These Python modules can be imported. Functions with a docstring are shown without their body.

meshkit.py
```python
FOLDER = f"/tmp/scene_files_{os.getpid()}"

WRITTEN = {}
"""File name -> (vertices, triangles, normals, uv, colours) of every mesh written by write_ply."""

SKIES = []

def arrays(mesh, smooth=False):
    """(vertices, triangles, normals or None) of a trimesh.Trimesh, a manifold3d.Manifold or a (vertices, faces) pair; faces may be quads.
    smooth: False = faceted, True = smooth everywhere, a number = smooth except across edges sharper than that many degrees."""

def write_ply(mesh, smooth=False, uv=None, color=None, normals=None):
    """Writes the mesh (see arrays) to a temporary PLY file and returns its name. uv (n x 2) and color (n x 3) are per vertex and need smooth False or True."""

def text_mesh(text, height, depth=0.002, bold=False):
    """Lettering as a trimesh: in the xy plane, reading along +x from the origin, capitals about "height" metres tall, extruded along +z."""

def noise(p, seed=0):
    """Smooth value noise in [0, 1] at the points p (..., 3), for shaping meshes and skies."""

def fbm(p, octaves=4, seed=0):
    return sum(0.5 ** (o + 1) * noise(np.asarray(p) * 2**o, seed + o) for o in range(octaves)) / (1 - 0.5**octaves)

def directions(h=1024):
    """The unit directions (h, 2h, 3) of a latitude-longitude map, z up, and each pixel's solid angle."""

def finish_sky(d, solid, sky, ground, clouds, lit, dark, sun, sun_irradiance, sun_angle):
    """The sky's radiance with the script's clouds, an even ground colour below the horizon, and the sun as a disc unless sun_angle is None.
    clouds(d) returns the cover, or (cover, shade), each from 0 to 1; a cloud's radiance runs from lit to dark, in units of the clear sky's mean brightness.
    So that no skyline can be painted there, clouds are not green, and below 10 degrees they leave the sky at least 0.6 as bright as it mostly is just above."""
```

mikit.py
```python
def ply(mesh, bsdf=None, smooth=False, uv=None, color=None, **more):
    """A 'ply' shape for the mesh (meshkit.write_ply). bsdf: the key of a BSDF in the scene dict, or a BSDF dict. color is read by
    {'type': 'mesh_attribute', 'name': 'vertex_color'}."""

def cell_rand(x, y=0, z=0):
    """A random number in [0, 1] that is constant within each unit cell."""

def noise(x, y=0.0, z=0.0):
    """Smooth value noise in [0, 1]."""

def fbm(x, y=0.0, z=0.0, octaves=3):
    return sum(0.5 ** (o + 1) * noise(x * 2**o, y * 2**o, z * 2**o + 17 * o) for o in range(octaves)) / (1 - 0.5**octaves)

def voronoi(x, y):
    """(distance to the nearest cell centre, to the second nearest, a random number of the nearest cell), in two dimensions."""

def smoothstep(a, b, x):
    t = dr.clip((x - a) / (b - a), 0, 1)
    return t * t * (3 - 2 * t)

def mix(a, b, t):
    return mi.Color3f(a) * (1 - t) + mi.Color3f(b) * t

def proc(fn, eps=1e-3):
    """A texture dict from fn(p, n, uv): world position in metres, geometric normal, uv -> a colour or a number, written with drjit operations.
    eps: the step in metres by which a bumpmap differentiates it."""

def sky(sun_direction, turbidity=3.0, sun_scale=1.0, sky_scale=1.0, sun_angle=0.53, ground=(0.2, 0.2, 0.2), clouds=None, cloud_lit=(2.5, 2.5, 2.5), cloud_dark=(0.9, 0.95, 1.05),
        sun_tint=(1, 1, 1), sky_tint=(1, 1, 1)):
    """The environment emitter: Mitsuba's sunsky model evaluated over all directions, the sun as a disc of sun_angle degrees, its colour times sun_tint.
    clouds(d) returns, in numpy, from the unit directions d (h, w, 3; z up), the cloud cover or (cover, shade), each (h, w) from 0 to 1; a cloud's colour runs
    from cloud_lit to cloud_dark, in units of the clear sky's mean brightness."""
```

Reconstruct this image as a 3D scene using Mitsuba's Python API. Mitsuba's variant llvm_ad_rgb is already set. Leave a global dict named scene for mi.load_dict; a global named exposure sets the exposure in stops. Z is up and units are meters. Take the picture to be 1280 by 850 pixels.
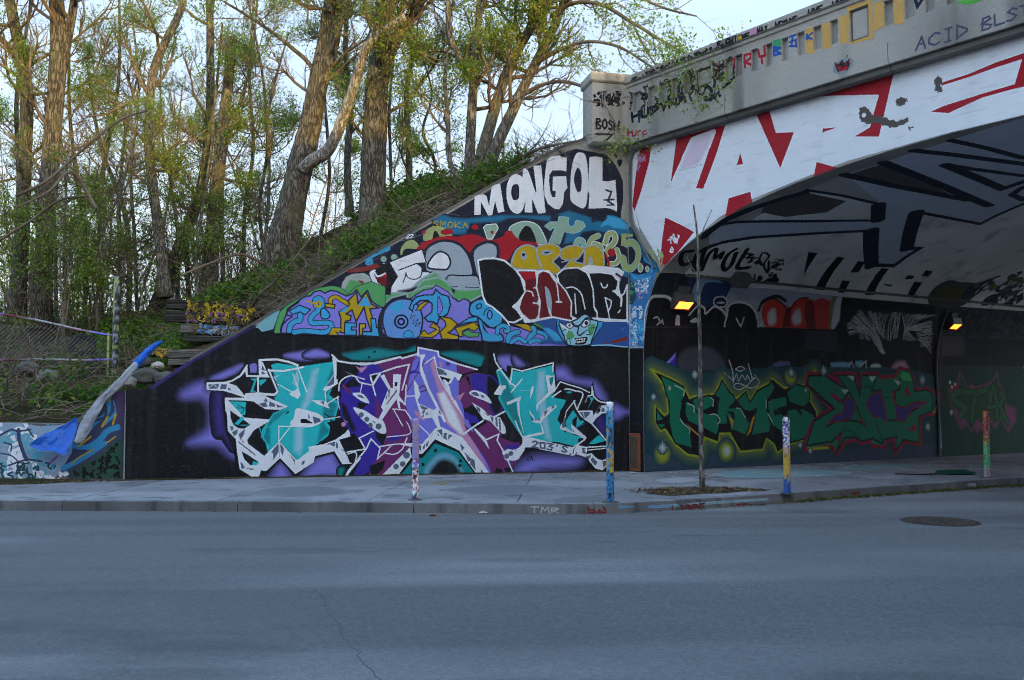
import math, random, numpy as np, trimesh, shapely, mitsuba as mi, mikit, drjit as dr
from shapely.geometry import Polygon, LineString, Point, MultiPolygon, box as sbox
from shapely.ops import unary_union
T = mi.ScalarTransform4f
scene, labels = {}, {}
# ---------------------------------------------------------------- camera, sky, exposure
PITCH = math.atan(75 / 1150)
scene['camera'] = {'type': 'perspective', 'fov': 2 * math.degrees(math.atan(640 / 1150)), 'fov_axis': 'x', 'near_clip': 0.1, 'far_clip': 2000,
    'to_world': T().look_at(origin=[0, 0, 1.5], target=[0, math.cos(PITCH), 1.5 + math.sin(PITCH)], up=[0, 0, 1])}
def cloud_cover(d):
    import meshkit
    n = meshkit.fbm(d * np.array([3.0, 3.0, 7.0]), 4, 3)
    el = np.degrees(np.arcsin(np.clip(d[..., 2], -1, 1)))
    low = np.clip((42 - el) / 20, 0, 1)
    return np.clip(0.78 * low * (0.75 + 0.5 * n), 0, 0.85), np.clip(0.5 - (n - .5) * 1.6, 0, 1)
SUN = np.array([0.55, -1.0, 0.085])
scene['sky'] = mikit.sky(SUN.tolist(), turbidity=5, clouds=cloud_cover, cloud_lit=(0.3, 0.36, 0.5), cloud_dark=(0.22, 0.27, 0.4), sky_tint=(0.84, 0.98, 1.23), sun_tint=(0.6, 0.95, 1.6), sun_scale=0.36)
exposure = 5.85

# ---------------------------------------------------------------- helpers
used = {}
def key_of(name):
    n = used.get(name, 0); used[name] = n + 1
    return name if n == 0 else '%s_%03d' % (name, n)
def add(name, mesh, bsdf, parent=None, smooth=False, color=None, **lab):
    k = key_of((parent + '__' if parent else '') + name)
    if color is not None and smooth: smooth = True
    if isinstance(mesh, (tuple, list)): mesh = trimesh.Trimesh(np.asarray(mesh[0], float), np.asarray(mesh[1], int), process=False)
    scene[k] = mikit.ply(mesh, bsdf, smooth=smooth, color=color)
    if lab: labels[k] = lab
    return k
def thing(name, label, category, group=None):
    k = key_of(name); labels[k] = {'label': label, 'category': category}
    if group: labels[k]['group'] = group
    return k
def lin(c):
    c = np.asarray(c, float) / 255
    return np.where(c <= 0.04045, c / 12.92, ((c + 0.055) / 1.055) ** 2.4)
Zv = np.array([0, 0, 1.0])
class Frame:
    """A vertical plane: origin on the ground, u along it, n outwards."""
    def __init__(s, o, u, d=0.0):
        s.u = np.array([u[0], u[1], 0]); s.n = np.cross(s.u, Zv); s.o = np.array([o[0], o[1], 0]) + s.n * d
    def p(s, u, z, d=0.0):
        u, z, d = np.broadcast_arrays(np.asarray(u, float), z, d)
        return s.o + u[..., None] * s.u + z[..., None] * Zv + d[..., None] * s.n
    def box(s, u0, u1, d0, d1, z0, z1, ch=0.0):
        m = rbox(u1 - u0, d1 - d0, z1 - z0, ch)
        v = m.vertices + [(u0 + u1) / 2, (d0 + d1) / 2, (z0 + z1) / 2]
        return trimesh.Trimesh(s.p(v[:, 0], v[:, 2], v[:, 1]), m.faces[:, ::-1], process=False)
    def prism(s, poly, d0, d1):
        """shapely polygon in (u, z) with thickness from d0 (back) to d1 (front)"""
        ms = []
        for g in polys(poly):
            m = trimesh.creation.extrude_polygon(g, d1 - d0, engine='earcut')
            v = m.vertices
            ms.append(trimesh.Trimesh(s.p(v[:, 0], v[:, 1], v[:, 2] + d0), m.faces, process=False))
        m = trimesh.util.concatenate(ms)
        return m
def polys(g):
    if g.is_empty: return []
    if g.geom_type == 'Polygon': return [g]
    return [x for h in getattr(g, 'geoms', []) for x in polys(h)]
def rbox(x, y, z, ch=0.0):
    if ch <= 0: return trimesh.creation.box((x, y, z))
    c = []
    for sx in (-1, 1):
        for sy in (-1, 1):
            for sz in (-1, 1):
                for k in range(3):
                    q = np.array([x / 2, y / 2, z / 2]) - ch; q[k] += ch
                    c.append(q * [sx, sy, sz])
    return trimesh.convex.convex_hull(np.array(c))
def tube(pts, rad, sides=8, cap=True, seed=None, rough=0.0):
    p = np.asarray(pts, float); r = np.broadcast_to(np.asarray(rad, float), (len(p),))
    t = np.gradient(p, axis=0); t /= np.linalg.norm(t, axis=1, keepdims=True) + 1e-12
    ref = np.array([1.0, 0, 0]) if abs(t[0][0]) < 0.8 else np.array([0, 1.0, 0])
    A = []
    a = np.cross(t[0], ref); a /= np.linalg.norm(a)
    for i in range(len(p)):
        a = a - t[i] * (a @ t[i]); a /= np.linalg.norm(a) + 1e-12; A.append(a)
    A = np.array(A); Bv = np.cross(t, A)
    ang = np.arange(sides) * 2 * np.pi / sides
    rr = np.ones((len(p), sides))
    if rough:
        g = np.random.default_rng(seed or 1)
        ph = g.uniform(0, 6.28, 5); am = g.uniform(.4, 1, 5); k = np.array([2, 3, 5, 7, 9])
        s = np.arange(len(p))[:, None, None] * 0.35
        rr = 1 + rough * (am * np.sin(k * ang[None, :, None] + ph + s * np.array([.3, -.5, .4, .9, -.7]))).mean(-1) * 2 + g.normal(0, rough * .35, (len(p), sides))
    v = p[:, None] + (r[:, None] * rr)[:, :, None] * (np.cos(ang)[None, :, None] * A[:, None] + np.sin(ang)[None, :, None] * Bv[:, None])
    n = len(p); i, j = np.meshgrid(np.arange(n - 1), np.arange(sides), indexing='ij')
    q = np.stack([i * sides + j, i * sides + (j + 1) % sides, (i + 1) * sides + (j + 1) % sides, (i + 1) * sides + j], -1).reshape(-1, 4)
    f = np.vstack([q[:, [0, 1, 2]], q[:, [0, 2, 3]]]); v = v.reshape(-1, 3)
    if cap:
        c0, c1 = len(v), len(v) + 1
        v = np.vstack([v, p[0], p[-1]]); jj = np.arange(sides); kk = (jj + 1) % sides
        f = np.vstack([f, np.stack([jj * 0 + c0, kk, jj], 1), np.stack([jj * 0 + c1, (n - 1) * sides + jj, (n - 1) * sides + kk], 1)])
    return trimesh.Trimesh(v, f, process=False)
def spline(pts, n=6, closed=False):
    P = np.asarray(pts, float)
    if len(P) < 3: return P
    Q = np.vstack([P[-1], P, P[:2]]) if closed else np.vstack([2 * P[0] - P[1], P, 2 * P[-1] - P[-2]])
    out = []; t = np.linspace(0, 1, n, endpoint=False)[:, None]
    for i in range(1, len(Q) - 2):
        a, b, c, d = Q[i - 1:i + 3]
        out.append(0.5 * (2 * b + (c - a) * t + (2 * a - 5 * b + 4 * c - d) * t ** 2 + (3 * b - a - 3 * c + d) * t ** 3))
    out = np.vstack(out)
    return out if closed else np.vstack([out, P[-1:]])
cat = lambda ms: trimesh.util.concatenate(ms)

# ---------------------------------------------------------------- materials
N, FB, SS, MX = mikit.noise, mikit.fbm, mikit.smoothstep, mikit.mix
def rgb(*c): return {'type': 'rgb', 'value': [float(x) for x in lin(c)]}
def two(b): return {'type': 'twosided', 'bsdf': b}
def pr(col, rough=0.7, spec=0.3, **k): return {'type': 'principled', 'base_color': col, 'roughness': rough, 'specular': spec, **k}
def bump(b, fn, scale=1.0, eps=2e-3): return {'type': 'bumpmap', 'arbitrary': {**mikit.proc(fn, eps)}, 'scale': scale, 'bsdf': b}
def lc(*c): return [float(x) for x in lin(c)]
def conc(c0, c1, c2, f=1.0, s0=.55):
    a, b, c = lc(*c0), lc(*c1), lc(*c2)
    def fn(p, n, uv):
        big = FB(p.x * .7 * f, p.y * .7 * f, p.z * .5 * f, 3); streak = FB(p.x * 3 * f, p.y * 3 * f, p.z * .35 * f, 3); fine = N(p.x * 60, p.y * 60, p.z * 60)
        return MX(MX(a, b, SS(.3, .7, big)), c, SS(s0, s0 + .25, streak) * .6) * (.88 + .24 * fine)
    return fn
wall_relief = lambda p, n, uv: FB(p.x * 9, p.y * 9, p.z * 40, 3) * .009 + N(p.x * 90, p.y * 90, p.z * 90) * .0012
scene['concrete'] = two(bump(pr(mikit.proc(conc((172, 168, 158), (140, 137, 130), (92, 90, 86))), .85, .2), wall_relief))
scene['concrete_parapet'] = two(bump(pr(mikit.proc(conc((178, 173, 163), (148, 144, 137), (74, 71, 67), .9, .48)), .85, .2), wall_relief))
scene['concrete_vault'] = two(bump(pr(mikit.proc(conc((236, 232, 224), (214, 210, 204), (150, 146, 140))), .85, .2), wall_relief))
scene['concrete_dark'] = two(bump(pr(mikit.proc(conc((120, 118, 112), (92, 90, 86), (60, 58, 55))), .9, .2), wall_relief))
def wear(p, n, uv):
    h = p.x * .9 + p.y * .43
    streak = SS(.56, .8, FB(h * 7, p.z * .45, 3, 3)); fade = SS(.45, .8, FB(h * 1.3, p.z * 1.1, 9, 3)); fine = N(h * 34, p.z * 34, 2); chip = SS(.74, .8, FB(h * 17, p.z * 17, 5, 2))
    return .01 + .06 * fade + .09 * streak + .06 * fine * fine + .1 * chip
scene['paint'] = two(bump({'type': 'blendbsdf', 'weight': mikit.proc(wear), 'a': pr({'type': 'mesh_attribute', 'name': 'vertex_color'}, .66, .2), 'b': pr(rgb(104, 103, 101), .9, .1)}, wall_relief))
def road_col(p, n, uv):
    w = p.x * .9 + p.y * .42
    big = FB(p.x * .25, p.y * .6, 0, 3); track = SS(.35, .65, FB(p.x * .08, p.y * 1.1 - p.x * .1, 3, 3)); g = N(p.x * 110, p.y * 110, 0); g2 = N(p.x * 37, p.y * 37, 5)
    edge = FB(p.x * .5 + 9, p.y * 1.6, 4, 4)
    c = MX(lc(100, 100, 102), lc(122, 122, 123), SS(.3, .7, big))
    c = MX(c, lc(88, 88, 91), track * .75)
    c = MX(c, lc(70, 68, 68), SS(.66, .8, edge) * .35)
    return c * .86 * (.76 + .3 * g + .2 * g2 * g2)
scene['asphalt'] = two(bump(pr(mikit.proc(road_col), .8, .3), lambda p, n, uv: N(p.x * 70, p.y * 70, 0) * .004 + N(p.x * 160, p.y * 160, 1) * .002))
scene['tar'] = two(pr(rgb(74, 74, 77), .7, .3))
scene['slab'] = two(bump(pr(mikit.proc(conc((128, 127, 130), (108, 107, 110), (72, 72, 75), 1.3)), .85, .25), lambda p, n, uv: FB(p.x * 30, p.y * 30, 0, 3) * .004))
scene['kerb'] = two(bump(pr(mikit.proc(conc((124, 124, 124), (98, 97, 97), (64, 63, 63), 2.2)), .85, .25), lambda p, n, uv: FB(p.x * 25, p.y * 25, p.z * 25, 3) * .006))
def soil_col(p, n, uv):
    a = FB(p.x * 2.1, p.y * 2.1, p.z * 2.1, 3); g = N(p.x * 31, p.y * 31, p.z * 31)
    c = MX(lc(72, 60, 46), lc(50, 48, 30), SS(.35, .65, a)); c = MX(c, lc(110, 96, 74), SS(.62, .8, FB(p.x * 9, p.y * 9, p.z * 9, 2)) * .7)
    return c * (.6 + .8 * g)
scene['soil'] = two(bump(pr(mikit.proc(soil_col), .95, .1), lambda p, n, uv: FB(p.x * 14, p.y * 14, p.z * 14, 3) * .05))
def bark(c0, c1, c2, key, fz=2.5, h=.03):
    a, b, c = lc(*c0), lc(*c1), lc(*c2)
    rid = lambda p: dr.abs(FB(p.x * 26, p.y * 26, p.z * fz * 1.6, 3) - .5) * 2
    def fn(p, n, uv):
        r = rid(p); m = FB(p.x * 3, p.y * 3, p.z * 1.2 + 7, 3)
        k = MX(MX(a, b, SS(.02, .3, r)), c, SS(.52, .72, m) * .6)
        return k * (.7 + .6 * N(p.x * 50, p.y * 50, p.z * 20))
    scene[key] = two(bump(pr(mikit.proc(fn), .9, .15), lambda p, n, uv: SS(0, .35, rid(p)) * h))
bark((66, 62, 58), (124, 118, 108), (104, 106, 82), 'bark_brown')
bark((72, 69, 66), (136, 132, 124), (104, 106, 88), 'bark_grey', 3.5, .02)
bark((104, 99, 94), (176, 172, 166), (92, 87, 82), 'bark_dead', 1.6, .02)
scene['twig'] = two(pr(mikit.proc(lambda p, n, uv: MX(lc(84, 74, 64), lc(140, 126, 112), N(p.x * 3, p.y * 3, p.z * 3))), .9, .1))
scene['dry_twig'] = two(pr(mikit.proc(lambda p, n, uv: MX(lc(88, 74, 60), lc(150, 136, 118), N(p.x * 2, p.y * 2, p.z * 2))), .9, .1))
scene['leaf'] = {'type': 'principledthin', 'base_color': {'type': 'mesh_attribute', 'name': 'vertex_color'}, 'roughness': .55, 'diff_trans': 1.1}
scene['litter'] = two(pr({'type': 'mesh_attribute', 'name': 'vertex_color'}, .9, .1))
scene['painted_metal'] = two(bump({'type': 'blendbsdf', 'weight': mikit.proc(lambda p, n, uv: .65 * SS(.6, .7, FB(p.x * 22, p.y * 22, p.z * 16, 3))), 'a': pr({'type': 'mesh_attribute', 'name': 'vertex_color'}, .45, .5), 'b': pr(rgb(88, 78, 74), .8, .3)}, lambda p, n, uv: FB(p.x * 40, p.y * 40, p.z * 30, 2) * .003))
scene['steel'] = two(pr(mikit.proc(lambda p, n, uv: MX(lc(120, 122, 124), lc(84, 80, 76), FB(p.x * 12, p.y * 12, p.z * 8, 3))), .5, .5, metallic=.5))
scene['rusty_steel'] = two(pr(mikit.proc(lambda p, n, uv: MX(lc(104, 84, 70), lc(70, 58, 52), FB(p.x * 14, p.y * 14, p.z * 14, 3))), .8, .3))
scene['cast_iron'] = two(bump(pr(mikit.proc(lambda p, n, uv: MX(lc(62, 58, 56), lc(84, 74, 66), FB(p.x * 8, p.y * 8, 0, 3))), .6, .4, metallic=.3), lambda p, n, uv: N(p.x * 90, p.y * 90, 0) * .002))
def timber_col(p, n, uv):
    g = FB(p.x * 1.4, p.y * 40, p.z * 60, 3)
    return MX(lc(66, 62, 58), lc(138, 132, 122), SS(.3, .75, g)) * (.75 + .5 * N(p.x * 7, p.y * 7, p.z * 7))
scene['timber'] = two(bump(pr(mikit.proc(timber_col), .9, .1), lambda p, n, uv: FB(p.x * 2, p.y * 50, p.z * 70, 2) * .01))
scene['dark_timber'] = two(bump(pr(mikit.proc(lambda p, n, uv: timber_col(p, n, uv) * .32), .9, .1), lambda p, n, uv: FB(p.x * 2, p.y * 50, p.z * 70, 2) * .01))
scene['tarp_blue'] = two(bump(pr(rgb(22, 92, 190), .4, .5), lambda p, n, uv: FB(p.x * 9, p.y * 9, p.z * 9, 3) * .02))
scene['tarp_grey'] = two(bump(pr(mikit.proc(lambda p, n, uv: MX(lc(178, 180, 184), lc(120, 124, 132), FB(p.x * 6, p.y * 6, p.z * 6, 3))), .7, .3), lambda p, n, uv: FB(p.x * 14, p.y * 14, p.z * 14, 3) * .02))
scene['brick'] = two(pr(mikit.proc(lambda p, n, uv: MX(lc(128, 74, 60), lc(96, 58, 50), FB(p.x * 3, p.y * 3, p.z * 9, 3))), .9, .1))
scene['window_glass'] = two(pr(rgb(40, 46, 52), .08, .8))
scene['white_trim'] = two(pr(rgb(190, 186, 178), .6, .3))
scene['rubber'] = two(pr(rgb(38, 37, 37), .8, .3))
scene['green_glass'] = two(pr(rgb(24, 70, 52), .15, .6))
scene['lens'] = {'type': 'dielectric'}

# ---------------------------------------------------------------- frames of the place
WING = Frame([2.28,17.967], [0.974,0.225])
SPAN = Frame([2.28,17.967], [0.616,-0.788])
TD = np.array([*[0.855,0.518], 0]); SD = SPAN.u
LEFTP = [[0.383,0],[0.39,2.3],[0.41,2.62],[0.45,2.92],[0.52,3.25],[0.62,3.56],[0.74,3.78],[0.87,3.92],[0.92,3.97],[1.08,4.09],[1.3,4.23],[1.6,4.38],[1.95,4.55],[2.35,4.7],[2.8,4.84],[3.3,4.95],[3.95,5.07],[4.82,5.18],[5.62,5.25],[6.5,5.295],[7.6,5.31]]
ARCH_C = 7.6
PROFILE = np.array(LEFTP + [(2 * ARCH_C - a, b) for a, b in LEFTP[-2::-1]])
ARC = np.concatenate([[0], np.cumsum(np.linalg.norm(np.diff(PROFILE, axis=0), axis=1))])
TUN_LEN, N_SPRING = 15.0, 8
def tunnel_point(u, s, off=0.0):
    """u metres into the underpass, s metres along its profile from the left foot, off metres inwards"""
    u = np.asarray(u, float); s = np.asarray(s, float)
    i = np.clip(np.searchsorted(ARC, s, side='right') - 1, 0, len(PROFILE) - 2)
    k = (s - ARC[i]) / (ARC[i + 1] - ARC[i])
    q = PROFILE[i] * (1 - k)[..., None] + PROFILE[i + 1] * k[..., None]
    t = PROFILE[i + 1] - PROFILE[i]; t /= np.linalg.norm(t, axis=-1, keepdims=True)
    q = q + np.stack([t[..., 1], -t[..., 0]], -1) * np.asarray(off)[..., None]
    return SPAN.o + SD * q[..., :1] + Zv * q[..., 1:] + TD * u[..., None]

# ---------------------------------------------------------------- paint on walls
PAL = dict(W=(240, 242, 245), W2=(190, 190, 190), K=(20, 21, 26), k2=(26, 30, 42), k3=(28, 38, 50), nv=(30, 35, 54), R=(176, 26, 42), r=(112, 20, 30), br=(140, 52, 48), rd=(150, 32, 60), rs=(190, 52, 44), rb=(112, 48, 46),
    T=(40, 198, 200), t=(8, 142, 146), a=(158, 212, 226), cl=(110, 176, 196), P=(62, 44, 160), p=(118, 48, 108), v=(142, 134, 224), u=(66, 54, 128), u2=(70, 60, 110), l2=(126, 124, 224), pk=(206, 146, 182), pk2=(190, 150, 176), pk3=(120, 66, 98), G=(96, 106, 128),
    Y=(198, 166, 22), y=(168, 180, 120), Y2=(200, 164, 50), Y3=(110, 96, 40), g=(150, 182, 160), e=(92, 170, 100), e2=(60, 190, 110), e3=(44, 90, 66), b=(66, 172, 220), b2=(60, 150, 200), b3=(96, 156, 196), B=(50, 90, 158), B2=(64, 124, 176), B3=(34, 56, 92), bl=(40, 84, 170),
    l=(108, 158, 222), c=(36, 118, 156), s=(166, 180, 190), cg=(176, 184, 176), cgl=(128, 186, 194), E=(18, 122, 92), F2=(26, 74, 48), F3=(38, 98, 60), Fg=(12, 62, 46), L=(160, 172, 40), n=(30, 72, 82), n2=(58, 74, 96), wg=(190, 214, 206), or2=(164, 104, 66), or3=(196, 140, 40),
    rs2=(0, 0, 0), gr=(160, 162, 166), gr2=(70, 160, 110), gr3=(140, 144, 150), gr5=(66, 70, 82), gr6=(48, 52, 62), dk=(52, 54, 60), vi=(84, 80, 104), gn=(90, 180, 70), ol=(120, 122, 96), ol2=(90, 80, 40), dw=(150, 156, 166), dkb=(96, 86, 88), dkc=(72, 72, 74), cgd=(180, 178, 174),
    sl=(196, 202, 214), dn=(36, 44, 62), a2=(130, 160, 190), a3=(120, 170, 190), a4=(150, 176, 196), mv=(104, 96, 140), sl2=(66, 74, 104), dg=(58, 82, 74), pl=(84, 66, 104), mg=(150, 90, 150), gp=(92, 84, 78))
PAL.update(ps1=(116, 146, 150), ps2=(150, 152, 156), ps3=(104, 104, 108), ps0=(118, 117, 120), pkw=(226, 206, 222), grw=(204, 208, 214))
PAL['or'] = (212, 168, 92)
LINC = {k: lin(v) for k, v in PAL.items()}
UNIT = 0.005
def fix(g): return g if g.is_valid else g.buffer(0)
def soft(poly, c, bg, r):
    n = 10; out = []
    for i in range(n):
        t = (i + .5) / n
        q = poly.buffer(r * (.55 - 1.0 * t) if True else 0, 4).simplify(r * .04)
        if q.is_empty: break
        w = t * t * (3 - 2 * t)
        out.append((q, LINC[bg] * (1 - w) + LINC[c] * w))
    return out
def items(lines, seed):
    rng = np.random.default_rng(seed); out = []
    for ln in lines:
        h, body = ln.split(';'); h = h.split(); k = h[0]
        P = np.array([[float(x) for x in t.split(',')] for t in body.split()]) * UNIT
        w = lambda i: float(h[i]) * .001
        if k in 'psPSgG':
            Q = spline(P, 6, True) if k in 'sSG' else P
            if len(Q) < 3: continue
            if h[1] == 'gp': Q = np.array(LineString(np.vstack([Q, Q[:1]])).segmentize(.03).coords)[:-1]; Q = Q + rng.normal(0, .011, Q.shape)
            g = fix(Polygon(Q))
            if k in 'PS':
                if w(3) > 0.002: out.append((g.buffer(w(3) * .75, 2 if k == 'P' else 4, join_style=2 if k == 'P' else 1, mitre_limit=2.5), LINC[h[2]]))
                out.append((g.buffer(-w(3) * .25), LINC[h[1]]))
            elif k in 'gG': out += soft(g, h[1], h[2], w(3))
            else: out.append((g, LINC[h[1]]))
        elif k in 'lcC':
            L = LineString(spline(P, 6) if k in 'cC' else P)
            if k == 'C':
                out.append((L.buffer(w(3) / 2 + w(4) * .6, 4), LINC[h[2]])); out.append((L.buffer(w(3) / 2, 4), LINC[h[1]]))
            else: out.append((L.buffer(w(2) / 2, 3, join_style=2, mitre_limit=3) if k == 'l' else L.buffer(w(2) / 2, 3), LINC[h[1]]))
        elif k == 'd':
            for q in P: out.append((Point(q).buffer(w(2), 5), LINC[h[1]]))
        elif k == 'D':
            for q in P: out += soft(Point(q).buffer(w(3) * .8, 5), h[1], h[2], w(3))
        elif k == 'x':
            for q in P:
                out += soft(Point(q).buffer(w(3) * .45, 4), h[1], h[2], w(3) * .9)
                r = w(3)
                for a, l in ((0, 1.0), (math.pi / 2, 1.25)):
                    d = np.array([math.cos(a), math.sin(a)]) * r * l; e = np.array([-d[1], d[0]]) * .05
                    out.append((Polygon([q + d, q + e, q - d, q - e]), LINC[h[1]]))
        elif k == 'q':
            g = fix(Polygon(P)); x0, y0, x1, y1 = g.bounds; n = int(h[3]); s = math.sqrt(g.area / n)
            for _ in range(n):
                for _t in range(20):
                    c = rng.uniform([x0, y0], [x1, y1])
                    if g.contains(Point(c)): break
                m = rng.integers(4, 7); st = [c]; a = rng.uniform(0, 6.28)
                for _k in range(m):
                    a += rng.uniform(.6, 2.4) * rng.choice([-1, 1, 1]); st.append(st[-1] + s * rng.uniform(.25, .6) * np.array([math.cos(a), math.sin(a) * 1.2]))
                Lb = LineString(spline(np.array(st), 4)).buffer(w(2) / 2, 2).intersection(g.buffer(s * .15))
                out.append((Lb, LINC[h[1]]))
    return out
def triangulate(g):
    V, F, n = [], [], 0
    for q in polys(g):
        if q.area < 1e-6: continue
        q = shapely.geometry.polygon.orient(q)
        try: v, f = trimesh.creation.triangulate_polygon(q, engine='earcut')
        except Exception: continue
        if len(f) == 0: continue
        a, b, c = v[f[:, 0]], v[f[:, 1]], v[f[:, 2]]
        flip = ((b - a)[:, 0] * (c - a)[:, 1] - (b - a)[:, 1] * (c - a)[:, 0]) < 0
        f = np.where(flip[:, None], f[:, ::-1], f)
        V.append(v); F.append(f + n); n += len(v)
    return (np.vstack(V), np.vstack(F)) if V else None
STEP, BASE = 0.0002, 0.0025
SPLIT = {'spalled_patches': 'spalled_patch', 'coping_marks': 'coping_mark', 'black_slanted_lettering': 'black_bar', 'pier_tags': 'pier_tag', 'painted_names': 'painted_name', 'orange_pier_paint': 'orange_patch', 'vault_tags': 'vault_tag', 'corner_lettering': 'corner_mark', 'small_green_lettering': 'green_letter', 'strand_painting': 'strand_painting'}
del SPLIT['strand_painting'], SPLIT['small_green_lettering']
layer = {}
def depth_of(plane, g):
    """how many coats lie under this one: one more than the highest coat that it overlaps"""
    L = layer.setdefault(plane, ([], [])); bx = g.bounds; top = 0
    if L[0]:
        Bs = np.array(L[0]); hit = np.nonzero((Bs[:, 0] < bx[2]) & (Bs[:, 2] > bx[0]) & (Bs[:, 1] < bx[3]) & (Bs[:, 3] > bx[1]))[0]
        for i in sorted(hit, key=lambda i: -L[1][i][1]):
            if L[1][i][1] <= top: break
            if L[1][i][0].intersects(g): top = L[1][i][1]; break
    L[0].append(bx); L[1].append((g, top + 1)); return top + 1
def paint(plane, part, parent, lines, place, clip=None, bands=None):
    V, F, Cc, n = [], [], [], 0
    for g, col in items(lines, len(lines) * 7 + len(part)):
        g = fix(g)
        if clip is not None: g = g.intersection(clip)
        if g.is_empty: continue
        base = BASE + STEP * depth_of(plane, g)
        for lo, hi in (bands or [(None, None)]):
            q = g
            if lo is not None:
                b = g.bounds
                if b[3] < lo or b[1] > hi: continue
                q = g.intersection(sbox(b[0] - 1, lo, b[2] + 1, hi))
            r = triangulate(q)
            if r is None: continue
            v, f = r
            if lo is not None: v = np.column_stack([v[:, 0], np.clip(v[:, 1], lo + 1e-6, hi - 1e-6)])
            V.append(place(v[:, 0], v[:, 1], base)); F.append(f + n); n += len(v); Cc.append(np.tile(col, (len(v), 1)))
    if V: add(part, (np.vstack(V), np.vstack(F)), 'paint', parent, color=np.vstack(Cc), **PAINT_LABELS.get(part, {}))
PAINT_LABELS = {k: {'label': v} for k, v in dict(black_base_coat='black base coat over the lower wall', block_lettering='white block letters reading MONGOL on dark blue', teal_letter='teal first letter with a pale streak', lavender_letter='lavender and pink middle letter',
    teal_right_letter='teal last letter outlined in white', yellow_lettering='yellow bubble letters with grey outline', red_and_black_lettering='red and black bubble letters outlined in white', grimacing_face='pale grimacing face with blue hair', lime_lettering='green letters reading HERMES with lime outline',
    green_and_red_lettering='green letters reading EXIS with dark red outline', black_slanted_lettering='black slanted block letters', red_letter_gaps='red paint between giant white letters', orange_pier_paint='orange yellow paint around the openings', strand_painting='pale painted strands on black', silver_bubble_lettering='silver grey bubble letters over a red cloud').items()}

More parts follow.
